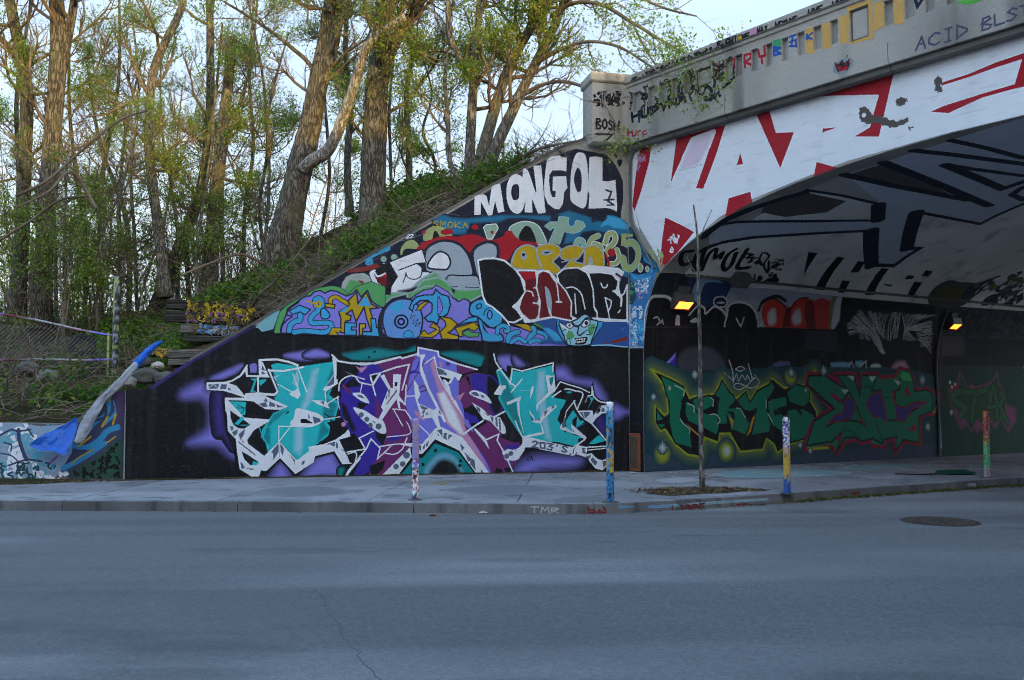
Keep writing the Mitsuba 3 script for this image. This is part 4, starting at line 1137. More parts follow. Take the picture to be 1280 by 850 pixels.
l K 30;972,1523 974,1540
l K 30;960,1532 974,1531
l K 30;979,1539 983,1522 990,1540
l K 30;994,1522 996,1539
l K 30;1007,1538 995,1529 1006,1521
q K 26 70;70,1542 209,1547 439,1548 568,1543 567,1529 439,1526 222,1525 84,1523
@pier pier_tags
l K 37;-148,1351 -146,1386 -135,1386 -132,1377 -149,1369 -130,1358 -134,1349 -149,1348
l K 37;-116,1384 -122,1378 -123,1360 -114,1349 -105,1360 -107,1377 -113,1387
l K 37;-81,1377 -91,1382 -98,1375 -81,1358 -91,1347 -98,1352
l K 37;-76,1346 -75,1383
l K 37;-57,1345 -55,1382
l K 37;-75,1364 -58,1363
l K 32;-150,1325 -83,1329 -108,1304
q K 26 12;-160,1493 -123,1501 -134,1438 -160,1436
q K 32 18;-112,1497 -52,1501 -31,1456 -102,1424
q dk 21 10;-128,1496 -112,1497 -118,1413 -126,1412
@tun wall_base_coat
p gr6;0,23 1,515 -2,695 5,798 81,797 388,771 1064,761 1775,761 2545,762 2625,-21 1854,13 1514,24
@tun upper_wall_coat
p k2;3,577 -2,695 -5,800 74,807 386,775 448,601 -1,580
p dw;364,769 688,774 1061,764 1123,619 409,597
p k3;-15,800 131,806 198,706 92,700 6,700
p B3;129,809 337,808 394,770 382,706 307,669 221,675
s a2;200,728 203,781 244,802 335,782 250,773 252,701 230,692
p K;5,589 2,622 3,689 85,699 193,679 212,659 278,673 390,679 440,594 6,587
c W2 59;-4,622 2,692 51,704 92,700 118,680
c W2 49;214,638 249,676 286,668 299,647 340,679 402,652 432,594
S K W2 45;426,588 418,647 417,686 464,701 526,692 576,655 586,594
S nv W2 32;328,695 336,714 370,719 397,701 389,682 354,680
s W2;342,694 365,701 392,697 368,691
l W2 32;468,636 501,602 511,642
c W2 23;36,616 52,622 68,605 57,591
l W2 23;73,597 80,613 88,595
s W2;222,614 250,629 264,613 237,607
l W2 33;606,605 620,629
p W2;147,593 146,634 163,635 174,594
p rs;621,629 598,689 629,730 662,738 715,710 767,698 783,728 831,749 899,735 929,752 997,741 1024,766 1056,729 1063,610 649,606
G W2 rs 113;644,664 675,687 700,633 665,617
G W2 rs 119;791,657 817,694 853,646 819,624
p r;743,611 741,690 776,699 792,613
p r;891,613 849,717 875,741 913,706 952,611
c K 73;585,675 599,717 660,742 727,725
c K 34;587,696 647,731 715,710 762,684 798,736 852,747
p ol;1035,612 994,764 1034,766 1087,614
p W2;1050,609 1027,761 1085,762 1086,686 1088,611
g gr5 K 86;894,599 1089,607 1103,514 906,523
@tun black_coat
p K;-1,577 658,607 1066,613 1097,658 1061,764 1729,765 1846,514 1847,417 1402,440 868,445 7,410
p gr6;890,602 1089,607 1103,514 902,520
G gr5 K 116;180,418 185,481 246,511 343,510 410,471 416,426 312,416
g P K 45;73,412 164,485 164,404
g v P 22;76,412 161,485 155,465 88,413
@tun strand_painting
c W2 16;1413,515 1291,619 1147,643
c W2 16;1414,514 1279,619 1159,644
c W2 16;1421,513 1287,611 1155,649
c W2 16;1418,518 1294,620 1167,656
c W2 16;1429,522 1302,620 1170,665
c W2 16;1421,515 1302,613 1174,662
c W2 16;1429,519 1310,616 1180,667
c W2 16;1421,518 1315,616 1179,674
c W2 16;1437,518 1324,612 1180,678
c W2 16;1428,514 1325,607 1187,681
c W2 16;1433,515 1342,611 1192,686
c W2 16;1425,513 1337,615 1202,691
c W2 16;1425,511 1346,606 1196,695
c W2 16;1423,524 1348,609 1208,694
c W2 16;1428,514 1355,608 1200,707
c W2 16;1430,522 1363,609 1215,708
c W2 16;1251,578 1226,626 1150,633
c W2 16;1265,579 1233,622 1152,626
c W2 16;1262,576 1238,622 1158,621
c W2 16;1278,576 1244,625 1159,620
c W2 16;1297,580 1253,613 1169,610
c W2 16;1302,575 1267,620 1166,601
c W2 16;1310,575 1267,622 1163,604
c W2 16;1317,573 1267,613 1174,593
c W2 16;1336,633 1291,675 1266,706
c W2 16;1345,633 1306,675 1275,706
c W2 16;1347,627 1311,673 1283,707
c W2 16;1358,624 1327,669 1284,707
c W2 16;1368,620 1320,671 1311,704
c W2 16;1369,615 1339,664 1312,703
c W2 16;1372,613 1342,665 1317,701
c W2 16;1382,610 1343,662 1331,704
c W2 16;1381,607 1346,663 1351,701
c W2 16;1391,602 1355,657 1360,708
c W2 16;1399,606 1364,657 1360,707
c W2 16;1402,592 1372,652 1376,698
c W2 16;1407,591 1383,654 1396,697
c W2 16;1415,589 1380,656 1397,702
c W2 16;1418,584 1395,657 1405,699
c W2 16;1428,583 1407,653 1415,705
c W2 16;1445,575 1435,642 1437,709
c W2 16;1453,577 1436,645 1446,707
c W2 16;1464,578 1451,649 1449,709
c W2 16;1469,577 1450,645 1453,711
c W2 16;1464,583 1475,648 1460,713
c W2 16;1466,582 1468,646 1460,709
c W2 16;1486,587 1479,654 1470,710
c W2 16;1493,587 1485,647 1469,711
c W2 16;1485,588 1495,650 1490,708
c W2 16;1504,588 1497,652 1478,707
c W2 16;1498,593 1504,651 1494,713
c W2 16;1511,591 1508,654 1494,716
c W2 16;1558,637 1523,688 1509,711
c W2 16;1559,637 1533,679 1526,709
c W2 16;1562,635 1541,687 1548,709
c W2 16;1558,628 1547,685 1557,711
c W2 16;1564,632 1560,689 1578,707
c W2 16;1569,632 1573,683 1596,710
c W2 16;1581,630 1569,682 1607,707
c W2 16;1577,635 1575,690 1630,710
c W2 16;1575,632 1584,686 1640,713
c W2 16;1592,636 1596,680 1648,710
c W2 16;1581,639 1605,691 1678,708
c W2 16;1571,640 1612,684 1691,710
c W2 16;1587,641 1618,688 1699,716
c W2 16;1595,638 1638,690 1726,710
c W2 16;1592,635 1637,686 1734,713
c W2 16;1606,635 1653,686 1759,713
c W2 16;1574,640 1638,655 1740,686
c W2 16;1568,635 1632,658 1747,678
c W2 16;1576,641 1629,654 1742,677
c W2 16;1579,636 1633,650 1754,674
c W2 16;1591,631 1634,648 1745,663
c W2 16;1582,636 1632,650 1750,660
c W2 16;1582,637 1632,645 1754,658
c W2 16;1588,639 1632,647 1752,648
c W2 16;1590,640 1645,643 1760,637
c W2 16;1586,631 1652,639 1760,634
c W2 16;1595,635 1640,632 1763,628
c W2 16;1606,630 1646,635 1769,619
c W2 16;1555,643 1556,611 1559,586
c W2 16;1570,636 1556,611 1564,584
c W2 16;1568,642 1563,612 1577,585
c W2 16;1576,639 1566,613 1587,584
c W2 16;1578,635 1585,610 1599,581
c W2 16;1571,635 1578,610 1610,582
c W2 16;1585,627 1594,611 1625,582
c W2 16;1570,634 1592,612 1639,584
c W2 16;1572,631 1594,613 1642,581
c W2 16;1578,632 1601,612 1659,585
c W2 16;1644,622 1690,620 1763,666
c W2 16;1658,617 1698,612 1761,648
c W2 16;1659,609 1694,609 1765,641
c W2 16;1669,604 1687,608 1775,623
c W2 16;1666,606 1704,598 1770,618
c W2 16;1667,593 1706,596 1773,602
c W2 16;1677,591 1701,588 1775,596
c W2 16;1667,589 1715,581 1776,584
c W2 16;1690,578 1709,587 1769,576
c W2 16;1687,578 1713,579 1772,559
c W2 16;1691,565 1730,580 1779,553
c W2 16;1689,568 1723,570 1771,544
c W2 16;1704,566 1722,567 1771,533
c W2 16;1692,556 1729,560 1778,527
@tun green_base_coat
p n;4,26 7,404 103,415 312,409 580,430 868,442 1403,455 1638,444 1847,417 1855,21 1514,28 572,29
g n2 n 120;4,87 393,87 859,80 1845,83 1842,21 572,29 4,32
g mv n 41;704,452 746,464 807,463 807,450 703,440
g a3 n 55;1061,464 1140,470 1194,467 1187,448 1067,446
g a3 n 45;1228,476 1283,478 1262,450 1228,454
l W2 33;1187,448 1200,474 1218,447
l W2 34;1255,447 1300,478 1304,446
g pk2 K 148;1482,449 1518,478 1577,484 1615,447 1548,446
G wg n 57;1332,451 1353,465 1396,464 1403,452
@tun lime_lettering
g L n 569;43,414 159,374 200,351 231,304 252,312 332,320 365,324 407,385 442,333 486,304 538,333 563,292 601,342 678,372 696,389 768,347 842,369 879,356 956,427 921,300 964,248 955,143 949,139 799,117 719,81 702,115 655,141 631,96 505,91 450,162 450,166 389,167 383,131 308,153 280,78 217,88 156,128 106,188 81,184 56,223 57,273 101,238 122,249 117,300 123,319 97,347 103,358
P K L 38;43,414 159,374 200,351 231,304 252,312 332,320 365,324 407,385 442,333 486,304 538,333 563,292 601,342 678,372 696,389 768,347 842,369 879,356 956,427 921,300 964,248 955,143 949,139 799,117 719,81 702,115 655,141 631,96 505,91 450,162 450,166 389,167 383,131 308,153 280,78 217,88 156,128 106,188 81,184 56,223 57,273 101,238 122,249 117,300 123,319 97,347 103,358
P E K 31;83,395 154,370 200,351 201,316 189,292 189,269 182,253 182,229 203,210 229,186 240,111 156,132 141,156 126,214 127,296 110,327 103,354
P E K 31;62,265 96,223 61,219
P E K 31;66,209 111,207 83,188
P E K 32;210,296 251,280 283,236 282,195 224,217 208,245
P E K 32;246,300 268,309 294,310 337,318 359,300 354,276 299,256 309,248 380,240 395,211 373,159 308,188 282,197 288,236 257,268
P E K 33;364,320 387,344 407,379 447,329 472,316 477,296 441,267 502,267 530,234 561,201 534,156 461,180 445,211 429,247 434,203 390,202 379,235 383,284 392,308
P E K 35;486,296 538,331 562,287 601,333 648,354 678,363 684,380 710,357 695,334 662,300 658,250 686,212 671,166 568,155 593,234 600,267 565,252 530,259
P E K 35;664,294 694,304 779,317 779,274 717,262 747,249 764,207 769,139 733,173 692,191 675,220
P E K 36;782,334 842,367 897,354 940,398 929,357 915,291 883,270 833,283 797,291
P E K 36;784,255 839,266 882,261 945,235 960,204 942,144 799,121 794,181 770,211
p K;778,291 815,279 864,257 872,231 839,257 784,266
p K;699,262 735,249 778,257 765,245 705,233
p K;559,250 582,246 601,267 596,234 569,209 564,230
p K;429,257 468,251 476,226 456,214 457,235
p or3;573,225 593,238 581,213 563,168 537,148 555,180
p or3;440,235 468,218 456,178 451,210
c wg 19;485,267 508,261 533,228
c wg 20;656,300 655,266
c wg 20;663,246 692,207
c wg 23;156,357 199,339 200,316
c wg 23;220,286 251,276 254,252
c wg 18;180,227 198,206 229,186 229,166
c wg 21;343,308 358,300 354,274
c wg 21;339,241 369,242 393,219 379,203
p or3;209,211 281,161 287,149 245,177
x wg n 115;261,401
x wg E 67;128,346
x wg n 88;47,312
D L n 198;90,92
x wg n 154;90,115
D L n 212;426,94
D wg L 106;426,94
D L n 180;805,398
x wg n 128;809,416
x wg E 63;897,342
x wg n 93;857,107
c W2 29;447,463 466,415 470,370
c W2 29;556,449 576,391
c W2 22;483,427 511,437 537,430 511,419 483,426
c W2 22;440,398 471,382 488,407 499,378 519,403 539,383 550,403 567,379 588,396
c W2 22;470,357 487,368 527,362 567,350 607,358 616,379 596,392 567,375 544,358 509,343 481,347 470,357
c W2 19;421,412 429,402
c W2 20;591,404 602,398
@tun green_and_red_lettering
g u2 n 113;918,413 1033,412 1124,367 1092,413 1220,417 1252,336 1268,414 1373,420 1401,402 1510,408 1541,448 1607,437 1643,400 1649,348 1741,353 1841,324 1790,232 1736,238 1681,219 1684,88 1564,108 1496,54 1485,128 1419,102 1418,84 1334,90 1321,118 1258,104 1217,120 1150,117 1089,68 1057,102 890,85 892,132 950,209 1062,260 904,374
P E rd 85;918,412 1033,410 1124,365 1092,412 1220,417 1252,332 1268,414 1373,419 1401,401 1510,407 1541,446 1607,436 1643,400 1649,345 1741,352 1826,328 1841,319 1790,235 1736,239 1681,219 1684,91 1565,112 1496,58 1485,130 1419,107 1418,88 1334,95 1321,120 1258,106 1217,125 1150,117 1089,70 1057,102 890,89 892,130 950,209 1062,260 904,374
l K 42;910,372 966,317 1081,262 956,193
p K;924,400 1033,406 1121,362 1184,349 1163,327 1046,397 930,391
P E K 40;921,404 1020,406 1124,360 1184,347 1139,300 1057,331 1102,291 1139,291 1141,251 1023,181 1093,203 1159,208 1240,201 1295,178 1248,237 1223,282 1184,336 1102,407 1213,409 1251,318 1271,410 1373,410 1343,360 1332,337 1399,344 1437,203 1509,204 1568,199 1622,243 1730,288 1662,295 1556,265 1505,281 1507,342 1537,347 1546,389 1539,408 1562,439 1614,433 1639,390 1645,338 1737,348 1779,334 1785,290 1767,247 1674,224 1669,101 1557,117 1497,68 1507,132 1412,120 1401,102 1335,127 1258,115 1211,134 1144,135 1096,83 1131,162 1057,119 897,106 950,209 1085,262 910,369
P u rd 33;1170,318 1223,282 1187,219 1047,201 1080,229 1140,246 1149,291
P u rd 34;1291,282 1331,323 1399,335 1437,203 1359,222 1338,227
P u rd 36;1505,272 1556,260 1661,288 1730,288 1622,257 1568,201 1510,211
p rd;1589,159 1642,189 1642,149
s rd;1057,327 1096,320 1134,298 1109,295 1073,309
s rd;1573,338 1589,366 1611,338 1614,319 1588,324
p rd;1247,205 1262,219 1288,182
p rd;1087,136 1131,158 1103,101
p rd;1478,347 1500,344 1505,272 1491,291
l K 22;1153,206 1152,171
l K 23;1266,359 1332,359
l K 28;1359,204 1401,112
c K 22;1087,136 1138,164 1198,156 1251,115
l K 23;1419,312 1473,313
l K 24;1645,173 1672,173
p E;1366,217 1409,222 1408,203 1437,198 1379,172
g e2 E 59;1539,413 1562,434 1611,428 1628,390 1561,394
g wg E 38;1124,349 1177,345 1150,327
g wg E 39;1172,408 1213,406 1209,386
g wg E 40;1317,407 1369,408 1337,382
g wg E 41;1495,396 1542,384 1530,366
p L;903,97 1037,96 1037,85 903,82
p K;1775,242 1783,261 1829,315 1845,319
p L;1782,235 1828,285 1798,237
x wg n 134;1014,428
x wg n 152;1712,396
x wg n 134;1745,172
x wg n 94;918,80
g a3 n 49;1830,242 1839,238 1850,67 1831,68
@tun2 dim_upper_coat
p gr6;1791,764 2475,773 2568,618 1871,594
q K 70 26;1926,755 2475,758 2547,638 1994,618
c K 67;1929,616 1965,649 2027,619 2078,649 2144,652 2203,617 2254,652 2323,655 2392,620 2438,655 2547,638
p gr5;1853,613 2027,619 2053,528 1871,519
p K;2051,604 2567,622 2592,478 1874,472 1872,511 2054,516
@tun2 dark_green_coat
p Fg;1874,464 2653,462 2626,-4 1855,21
@tun2 small_green_lettering
g pk3 Fg 133;1918,368 1963,336 1991,377 2011,439 2046,405 2058,365 2140,362 2281,392 2334,447 2352,380 2393,338 2404,279 2491,254 2487,186 2411,132 2357,200 2304,155 2249,193 2184,153 2135,133 2104,195 2008,152 1946,248 1922,312
P F2 pk3 37;1929,312 1998,365 2014,431 2046,401 2058,365 2139,357 2223,370 2281,385 2330,436 2345,380 2386,338 2397,279 2394,229 2419,145 2343,213 2298,172 2250,210 2199,173 2139,202 2095,142 2050,199 1973,256 1991,216 1934,288
C F3 K 161 41;2064,349 1983,336 1949,308 1994,284 2053,260 2011,224
C F3 K 149 42;2043,341 2138,337 2229,350
C F3 K 158 42;2138,329 2114,264 2104,195
C F3 K 146 43;2214,193 2254,280 2298,375
C F3 K 147 44;2294,367 2319,296 2321,213
C F3 K 119 38;2239,263 2310,267
C F3 K 143 44;2353,338 2360,271 2357,204
C F3 K 127 44;2353,338 2392,313 2353,271 2413,179
p pk3;2058,365 2113,380 2153,362
p rd;1957,348 1952,376 1998,377 1970,344
d W2 46;1932,386 1972,378 1945,364
x wg Fg 102;1935,239
@vault vault_grey_fill
p sl;11,1066 86,1134 134,1152 650,1289 500,1410 89,1423 76,1578 86,1713 63,1934 21,2160 -11,2285 832,1866 1029,1614 1132,1390 701,1401 1043,1117 1137,1124 1160,985 1011,973 723,1206 240,1052 89,983
p cgd;89,1423 76,1578 86,1713 941,1537 775,1560 76,1578 484,1417
p dkb;55,1285 100,1405 334,1392 362,1288 239,1213 107,1219
p dkb;93,1573 101,1702 684,1567 300,1572
@vault vault_outlines
c dn 103;0,1077 52,1124 134,1152 411,1219 650,1289
l dn 250;648,1288 487,1406
l dn 90;500,1410 266,1427 89,1423
l dn 112;723,1206 240,1052 138,1003 94,953
l dn 296;721,1206 1033,967
l dn 140;1015,970 1160,985 1140,1125 1045,1114
l dn 276;1072,1112 716,1398
l dn 110;701,1401 1132,1390 1029,1614 939,1761
l dn 168;77,1574 338,1562 775,1560
l dn 184;86,1705 439,1640 926,1546
l dn 172;62,1821 219,1852 511,1895 634,1917
l dn 135;63,1934 234,1939 445,1931
l dn 188;291,1775 505,1738 753,1693 727,1783
l dn 134;294,1777 403,1784 660,1815
l dn 140;795,1741 860,1664 983,1640
c dn 206;23,1024 16,1127 39,1220 70,1310 104,1402
@vault black_slanted_lettering
p K;599,1006 651,1006 734,857
p K;780,1000 824,998 924,789 866,790
p K;922,987 968,985 1014,912 969,906
p K;977,854 1030,852 1057,787 1016,783
p K;1109,960 1158,958 1253,789 1195,784
p K;1325,931 1372,931 1389,906 1340,901
p K;1387,980 1439,977 1466,934 1413,936
p K;1422,893 1482,891 1523,809 1477,805
s K;1247,854 1307,856 1305,844
@vault vault_tags
c K 97;55,931 21,917 46,873 81,851 99,868
c K 91;91,941 93,907 137,842 158,830 151,866 98,955
c K 86;186,833 141,931 148,959 193,903 196,943 218,907
c K 94;237,972 232,935 263,872 300,845 300,884 260,948
c K 96;288,980 314,929 346,865 404,872
q K 47 10;303,955 366,955 476,881 385,870
c K 48;421,907 383,967 431,955 462,896 519,860 465,922
q K 34 12;448,939 518,949 592,877 518,869
l K 41;464,839 489,812
d K 22;501,799
q K 38 8;484,833 511,836 540,802 512,800
q K 50 10;512,852 567,858 656,791 554,803
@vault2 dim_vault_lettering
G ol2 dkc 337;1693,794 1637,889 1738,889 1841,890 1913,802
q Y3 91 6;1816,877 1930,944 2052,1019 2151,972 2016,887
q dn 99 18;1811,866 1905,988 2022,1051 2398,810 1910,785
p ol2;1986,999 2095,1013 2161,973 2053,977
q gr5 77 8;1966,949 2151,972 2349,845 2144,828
@low pale_mural
p a4;-2234,228 -2179,223 -2106,211 -2050,215 -2020,222 -2002,218 -1995,119 -2041,55 -2066,27 -2228,40
q W 58 10;-2234,224 -2131,214 -2111,102 -2228,58
q W 31 10;-2230,122 -2067,83 -2066,36 -2228,40
q cl 44 16;-2234,224 -2062,209 -2088,55 -2228,58
c sl2 58;-2176,200 -2173,168 -2158,121 -2147,98
c sl2 31;-2232,182 -2199,200 -2178,195 -2139,200
c sl2 26;-2219,157 -2197,149 -2197,129
c sl2 22;-2230,122 -2196,113 -2170,89
c sl2 31;-2204,80 -2149,98 -2102,93
c sl2 27;-2148,204 -2130,176
q n 27 14;-2229,85 -2059,92 -2023,36 -2228,40
@low flowing_colour_mural
p sl2;-1993,217 -1916,274 -1913,335 -1891,340 -1842,331 -1843,198 -1843,30 -2014,33 -2041,59 -2008,119
p dg;-2015,54 -1989,72 -1929,100 -1886,146 -1847,174 -1843,29 -2010,32
q e3 36 40;-1997,58 -1920,95 -1851,165 -1845,32 -1997,35
q K 27 24;-1997,58 -1920,95 -1851,165 -1845,32 -1997,35
c b2 78;-1900,335 -1894,288 -1902,250 -1932,227 -1958,194
c b2 100;-1861,207 -1896,193 -1922,161 -1956,137
c b2 77;-1930,146 -1974,138 -2000,143
c b2 90;-2032,68 -1990,91 -1947,119 -1904,151
c b2 46;-1877,297 -1871,259 -1906,217
c Y2 37;-1895,338 -1892,297
c Y2 37;-1871,250 -1879,217
c Y2 37;-1897,241 -1914,208
c Y2 32;-1949,208 -1971,213
c Y2 32;-1948,175 -1987,142
c Y2 23;-1938,132 -1990,100 -2007,80
c Y2 23;-1869,174 -1899,151
c sl2 50;-1903,278 -1906,241 -1950,227
p pl;-1891,340 -1841,330 -1842,240 -1849,188 -1861,226 -1877,297
q W 27 8;-2109,37 -2058,55 -2015,54 -2023,29 -2100,30
p mg;-2078,88 -2051,115 -2047,110 -2072,83
p b2;-2078,69 -2055,90 -2059,78 -2073,68
@curb kerb_lettering
l rb 27;197,11 197,-7 215,-7
l rb 27;228,-6 229,10
l rb 27;224,11 233,10
l rb 27;223,-6 233,-6
l rb 27;242,-6 242,11 255,11 258,7 242,3 258,-1 254,-6 242,-6
l rb 27;264,-6 265,12 280,10 280,5 264,3 281,-6
l rb 27;305,13 288,12 288,-5 305,-5
l rb 27;288,3 302,3
l rb 24;398,2 402,6 401,-10
l rb 24;418,-9 418,3 434,4 433,-9 418,-9
l rb 24;442,2 452,5 460,1 442,-10 460,-11
g b3 cg 12;34,19 157,15 331,16 540,16 540,11 331,11 157,9 34,14
q rb 29 8;823,14 927,14 926,-9 822,-8
@curbl kerb_scribble
l W2 17;1451,19 1471,18
l W2 17;1460,18 1460,3
l W2 17;1477,1 1480,18 1487,9 1495,17 1498,2
l W2 17;1505,2 1504,16 1522,15 1521,11 1505,10 1524,1
q br 21 8;1581,16 1651,17 1651,2 1581,2
@pave pavement_paint_stains
G ps1 ps0 217;793,3534 1022,3697 1248,3614 1254,3457 962,3280 764,3280
G ps1 ps0 189;1340,3785 1613,3973 1654,3830 1373,3614
G ps2 ps0 140;494,3182 594,3280 659,3182 528,3061
G ps3 ps0 157;-196,2843 0,3003 147,2843 -47,2700
G ps3 ps0 155;-760,2843 -610,2948 -497,2746 -641,2655
G ps3 ps0 100;110,2549 229,2655 262,2529 169,2452
q ps2 85 14;537,3457 1690,4075 1700,3785 686,3061
q ps1 113 8;811,3614 1406,3877 1342,3534 785,3247
q Y3 71 3;-288,3182 -165,3182 -155,3003 -272,3003
""".strip().split('\n'):
    if ln[0] == '@': cur = (*ln[1:].split(), []); groups.append(cur)
    else: cur[2].append(ln)
fr = {'wing': WING, 'span': SPAN, 'par': PAR, 'pier': PIER, 'cope': Frame(SPAN.p(0, 0, .291)[:2], SPAN.u[:2]), 'low': Frame(WING.p(0, 0, -.1)[:2], WING.u[:2])}
WCLIP = wp.buffer(-.0004)
clips = {'wing': WCLIP.difference(cp.buffer(.002)), 'span': face.buffer(-.0004).intersection(sbox(0, 0, 18, 6.38)), 'par': wallp.difference(holes).union(sbox(S0, 6.48, 18, 6.8)), 'cope': sbox(S0 + .01, 7.67, 17.9, 7.79), 'pier': sbox(-.81, 6.5, .19, 7.65), 'low': Polygon([(-45, .0), (-45, 1.12), (-11.2, 1.12), (-10.2, 1.09), (-9.95, 1.18), (-9.72, 1.45), (-9.58, 1.66), (-9.21, 1.66), (-9.21, 0)])}
own = {'wing': wing, 'span': bridge, 'par': bridge, 'cope': bridge, 'pier': pier, 'low': low, 'tun': bridge, 'tun2': bridge, 'vault': bridge, 'vault2': bridge, 'curb': pav, 'curbl': pav, 'pave': pav}
bands = [(ARC[i], ARC[i + 1]) for i in range(len(ARC) - 1)]
kd = {'curb': ([1.27,12.3], [0.884,0.468]), 'curbl': ([-7,12.55], [1,-0.03])}
def kerb_place(o, u):
    o, u = np.array(o), np.array(u)
    def f(a, z, d):
        c = o + a[:, None] * u; out = []
        for q, zz in zip(c, z):
            t = kl.project(Point(q)); w = np.array(kl.interpolate(t).coords[0]); w2 = np.array(kl.interpolate(t + .01).coords[0]); tt = (w2 - w) / .01
            out.append([*(w + np.array([tt[1], -tt[0]]) * (d + .001)), min(max(zz, .005), .12)])
        return np.array(out)
    return f
groups2 = []
for plane, part, lines in groups:
    if part in SPLIT:
        for ln in lines: groups2.append((plane, SPLIT[part], [ln]))
    else: groups2.append((plane, part, lines))
for plane, part, lines in groups2:
    if plane in fr:
        f = fr[plane]; dd = .012 if plane == 'par' else 0
        paint(plane, part, own[plane], lines, lambda u, z, d, f=f, plane=plane: f.p(u, z, d + (np.where(z < 6.8, .012, 0) if plane == 'par' else 0)), clips[plane])
    elif plane == 'pave': paint(plane, part, pav, lines, lambda u, z, d: np.column_stack([u, z, np.full(len(u), .1295 + d * .6)]), pave_poly)
    elif plane in kd: paint(plane, part, own[plane], lines, kerb_place(*kd[plane]))
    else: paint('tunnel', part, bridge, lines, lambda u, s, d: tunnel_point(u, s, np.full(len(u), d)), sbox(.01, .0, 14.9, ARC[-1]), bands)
# ================================================================= street furniture
def vcol(k): return LINC[k]
def bollard(xy, h, r, bands, label):
    t = thing('bollard', label, 'bollard', 'painted steel bollards along the kerb')
    g = np.random.default_rng(int(abs(xy[0]) * 100)); zs = np.linspace(0, h, 46); lean = g.normal(0, .008, 2)
    P = np.array([[xy[0] + lean[0] * z, xy[1] + lean[1] * z, .13 + z] for z in zs]); m = tube(P, r, 14)
    col = []
    for z in m.vertices[:, 2] - .13:
        zz = z + g.normal(0, .03)
        c = next((b[1] for b in bands if zz <= b[0]), bands[-1][1]); col.append(vcol(c[g.integers(len(c))]))
    add('pipe', m, 'painted_metal', t, smooth=40, color=np.array(col))
    top = P[-1]; cm = trimesh.creation.icosphere(2, r * 1.02); cm.vertices[:, 2] *= .35; cm.apply_translation(top)
    add('cap', cm, 'painted_metal', t, smooth=True, color=np.tile(vcol(bands[-1][1][0]), (len(cm.vertices), 1)))
    fl = trimesh.creation.cylinder(r * 2.1, .014, sections=20); fl.apply_translation([xy[0], xy[1], .137]); add('base_plate', fl, 'steel', t, smooth=40)
bollard([-1.329,12.747], 1.1, .047, [(.08, ['sl2']), (.2, ['W', 'R', 'W']), (.26, ['R', 'R', 'W']), (.38, ['W', 'W', 'rb']), (.44, ['R', 'dn', 'W']), (.56, ['W', 'R', 'l2']), (1.2, ['pk2', 'v', 'gr', 'pk2'])], 'bollard with red and white stripes below a lavender grey top')
bollard([1.319,12.45], 1.33, .052, [(.4, ['b2', 'B2', 'nv']), (.46, ['b2', 'Y']), (.62, ['Y', 'Y2', 'b2']), (.9, ['b2', 'B2', 'or', 'n']), (1.15, ['b2', 'Y2', 'n', 'b2']), (1.25, ['b2']), (1.4, ['W'])], 'tallest bollard, streaked blue and yellow with a white top')
bollard([4.037,13.612], 1.12, .051, [(.2, ['bl', 'B']), (.24, ['Y2', 'bl']), (.6, ['Y2', 'or', 'Y2']), (.68, ['or', 'pk2']), (1.05, ['pk2', 'W', 'v', 'K']), (1.2, ['nv', 'W'])], 'bollard with yellow middle, blue foot and pale lavender upper part')
bollard([8.407,16.401], 1.17, .053, [(.06, ['gr']), (.18, ['gr', 'R', 'gr']), (.6, ['e2', 'e', 'g']), (.72, ['or3', 'rs', 'e2']), (1.2, ['rs', 'or3', 'pk2', 'br'])], 'green bollard with orange red mottled upper half near the green lettering')
# young street tree in its pit
sx, sy = [2.917,14.216]
pit = thing('street_sapling', 'thin bare street sapling growing from a soil pit in the pavement', 'tree')
stem = spline(np.array([[2.917,14.216,0.106],[2.906,14.216,1.131],[2.914,14.236,2.366],[2.897,14.216,3.237],[2.895,14.216,3.99],[2.839,14.216,4.545]]), 7)
add('trunk', tube(stem, np.linspace(.043, .012, len(stem)), 9, seed=3, rough=.06), 'bark_grey', pit, smooth=True)
for a in [[[2.89,14.2,3.924],[2.972,14.1,4.157],[3.078,14,4.424]],[[2.908,14.2,3.335],[2.85,14.4,3.577],[2.771,14.5,3.758]]]: add('branch', tube(spline(np.array(a), 4), np.linspace(.011, .005, 9), 5), 'bark_grey', pit, smooth=True)
rng = np.random.default_rng(11)
def mound(cx, cy, rx, ry, ang, h, z0, seed, n=26, m=10):
    th = np.linspace(0, 2 * np.pi, n, endpoint=False); rr = np.linspace(0, 1, m)
    V = [[cx, cy, z0 + h]]; ca, sa = math.cos(ang), math.sin(ang)
    for r in rr[1:]:
        for t in th:
            wob = 1 + .22 * math.sin(3 * t + seed) + .12 * math.sin(7 * t + 2 * seed)
            x, y = r * rx * wob * math.cos(t), r * ry * wob * math.sin(t); V.append([cx + ca * x - sa * y, cy + sa * x + ca * y, 0])
    V = np.array(V); d = np.concatenate([[0], np.repeat(rr[1:], n)])
    V[:, 2] = z0 + h * (1 - d ** 2) + (meshkit.noise(V * np.array([14, 14, 0]) + seed, 3) - .5) * h * .9 * (1 - d)
    F = [[0, 1 + i, 1 + (i + 1) % n] for i in range(n)]
    for k in range(m - 2):
        for i in range(n):
            a, b = 1 + k * n + i, 1 + k * n + (i + 1) % n; F += [[a, a + n, b + n], [a, b + n, b]]
    return V, np.array(F)
pc = [2.746,13.968]
add('tree_pit_soil', mound(pc[0] + .05, pc[1], .95, .42, .3, .045, .131, 2.0), 'soil', smooth=True, kind='structure')
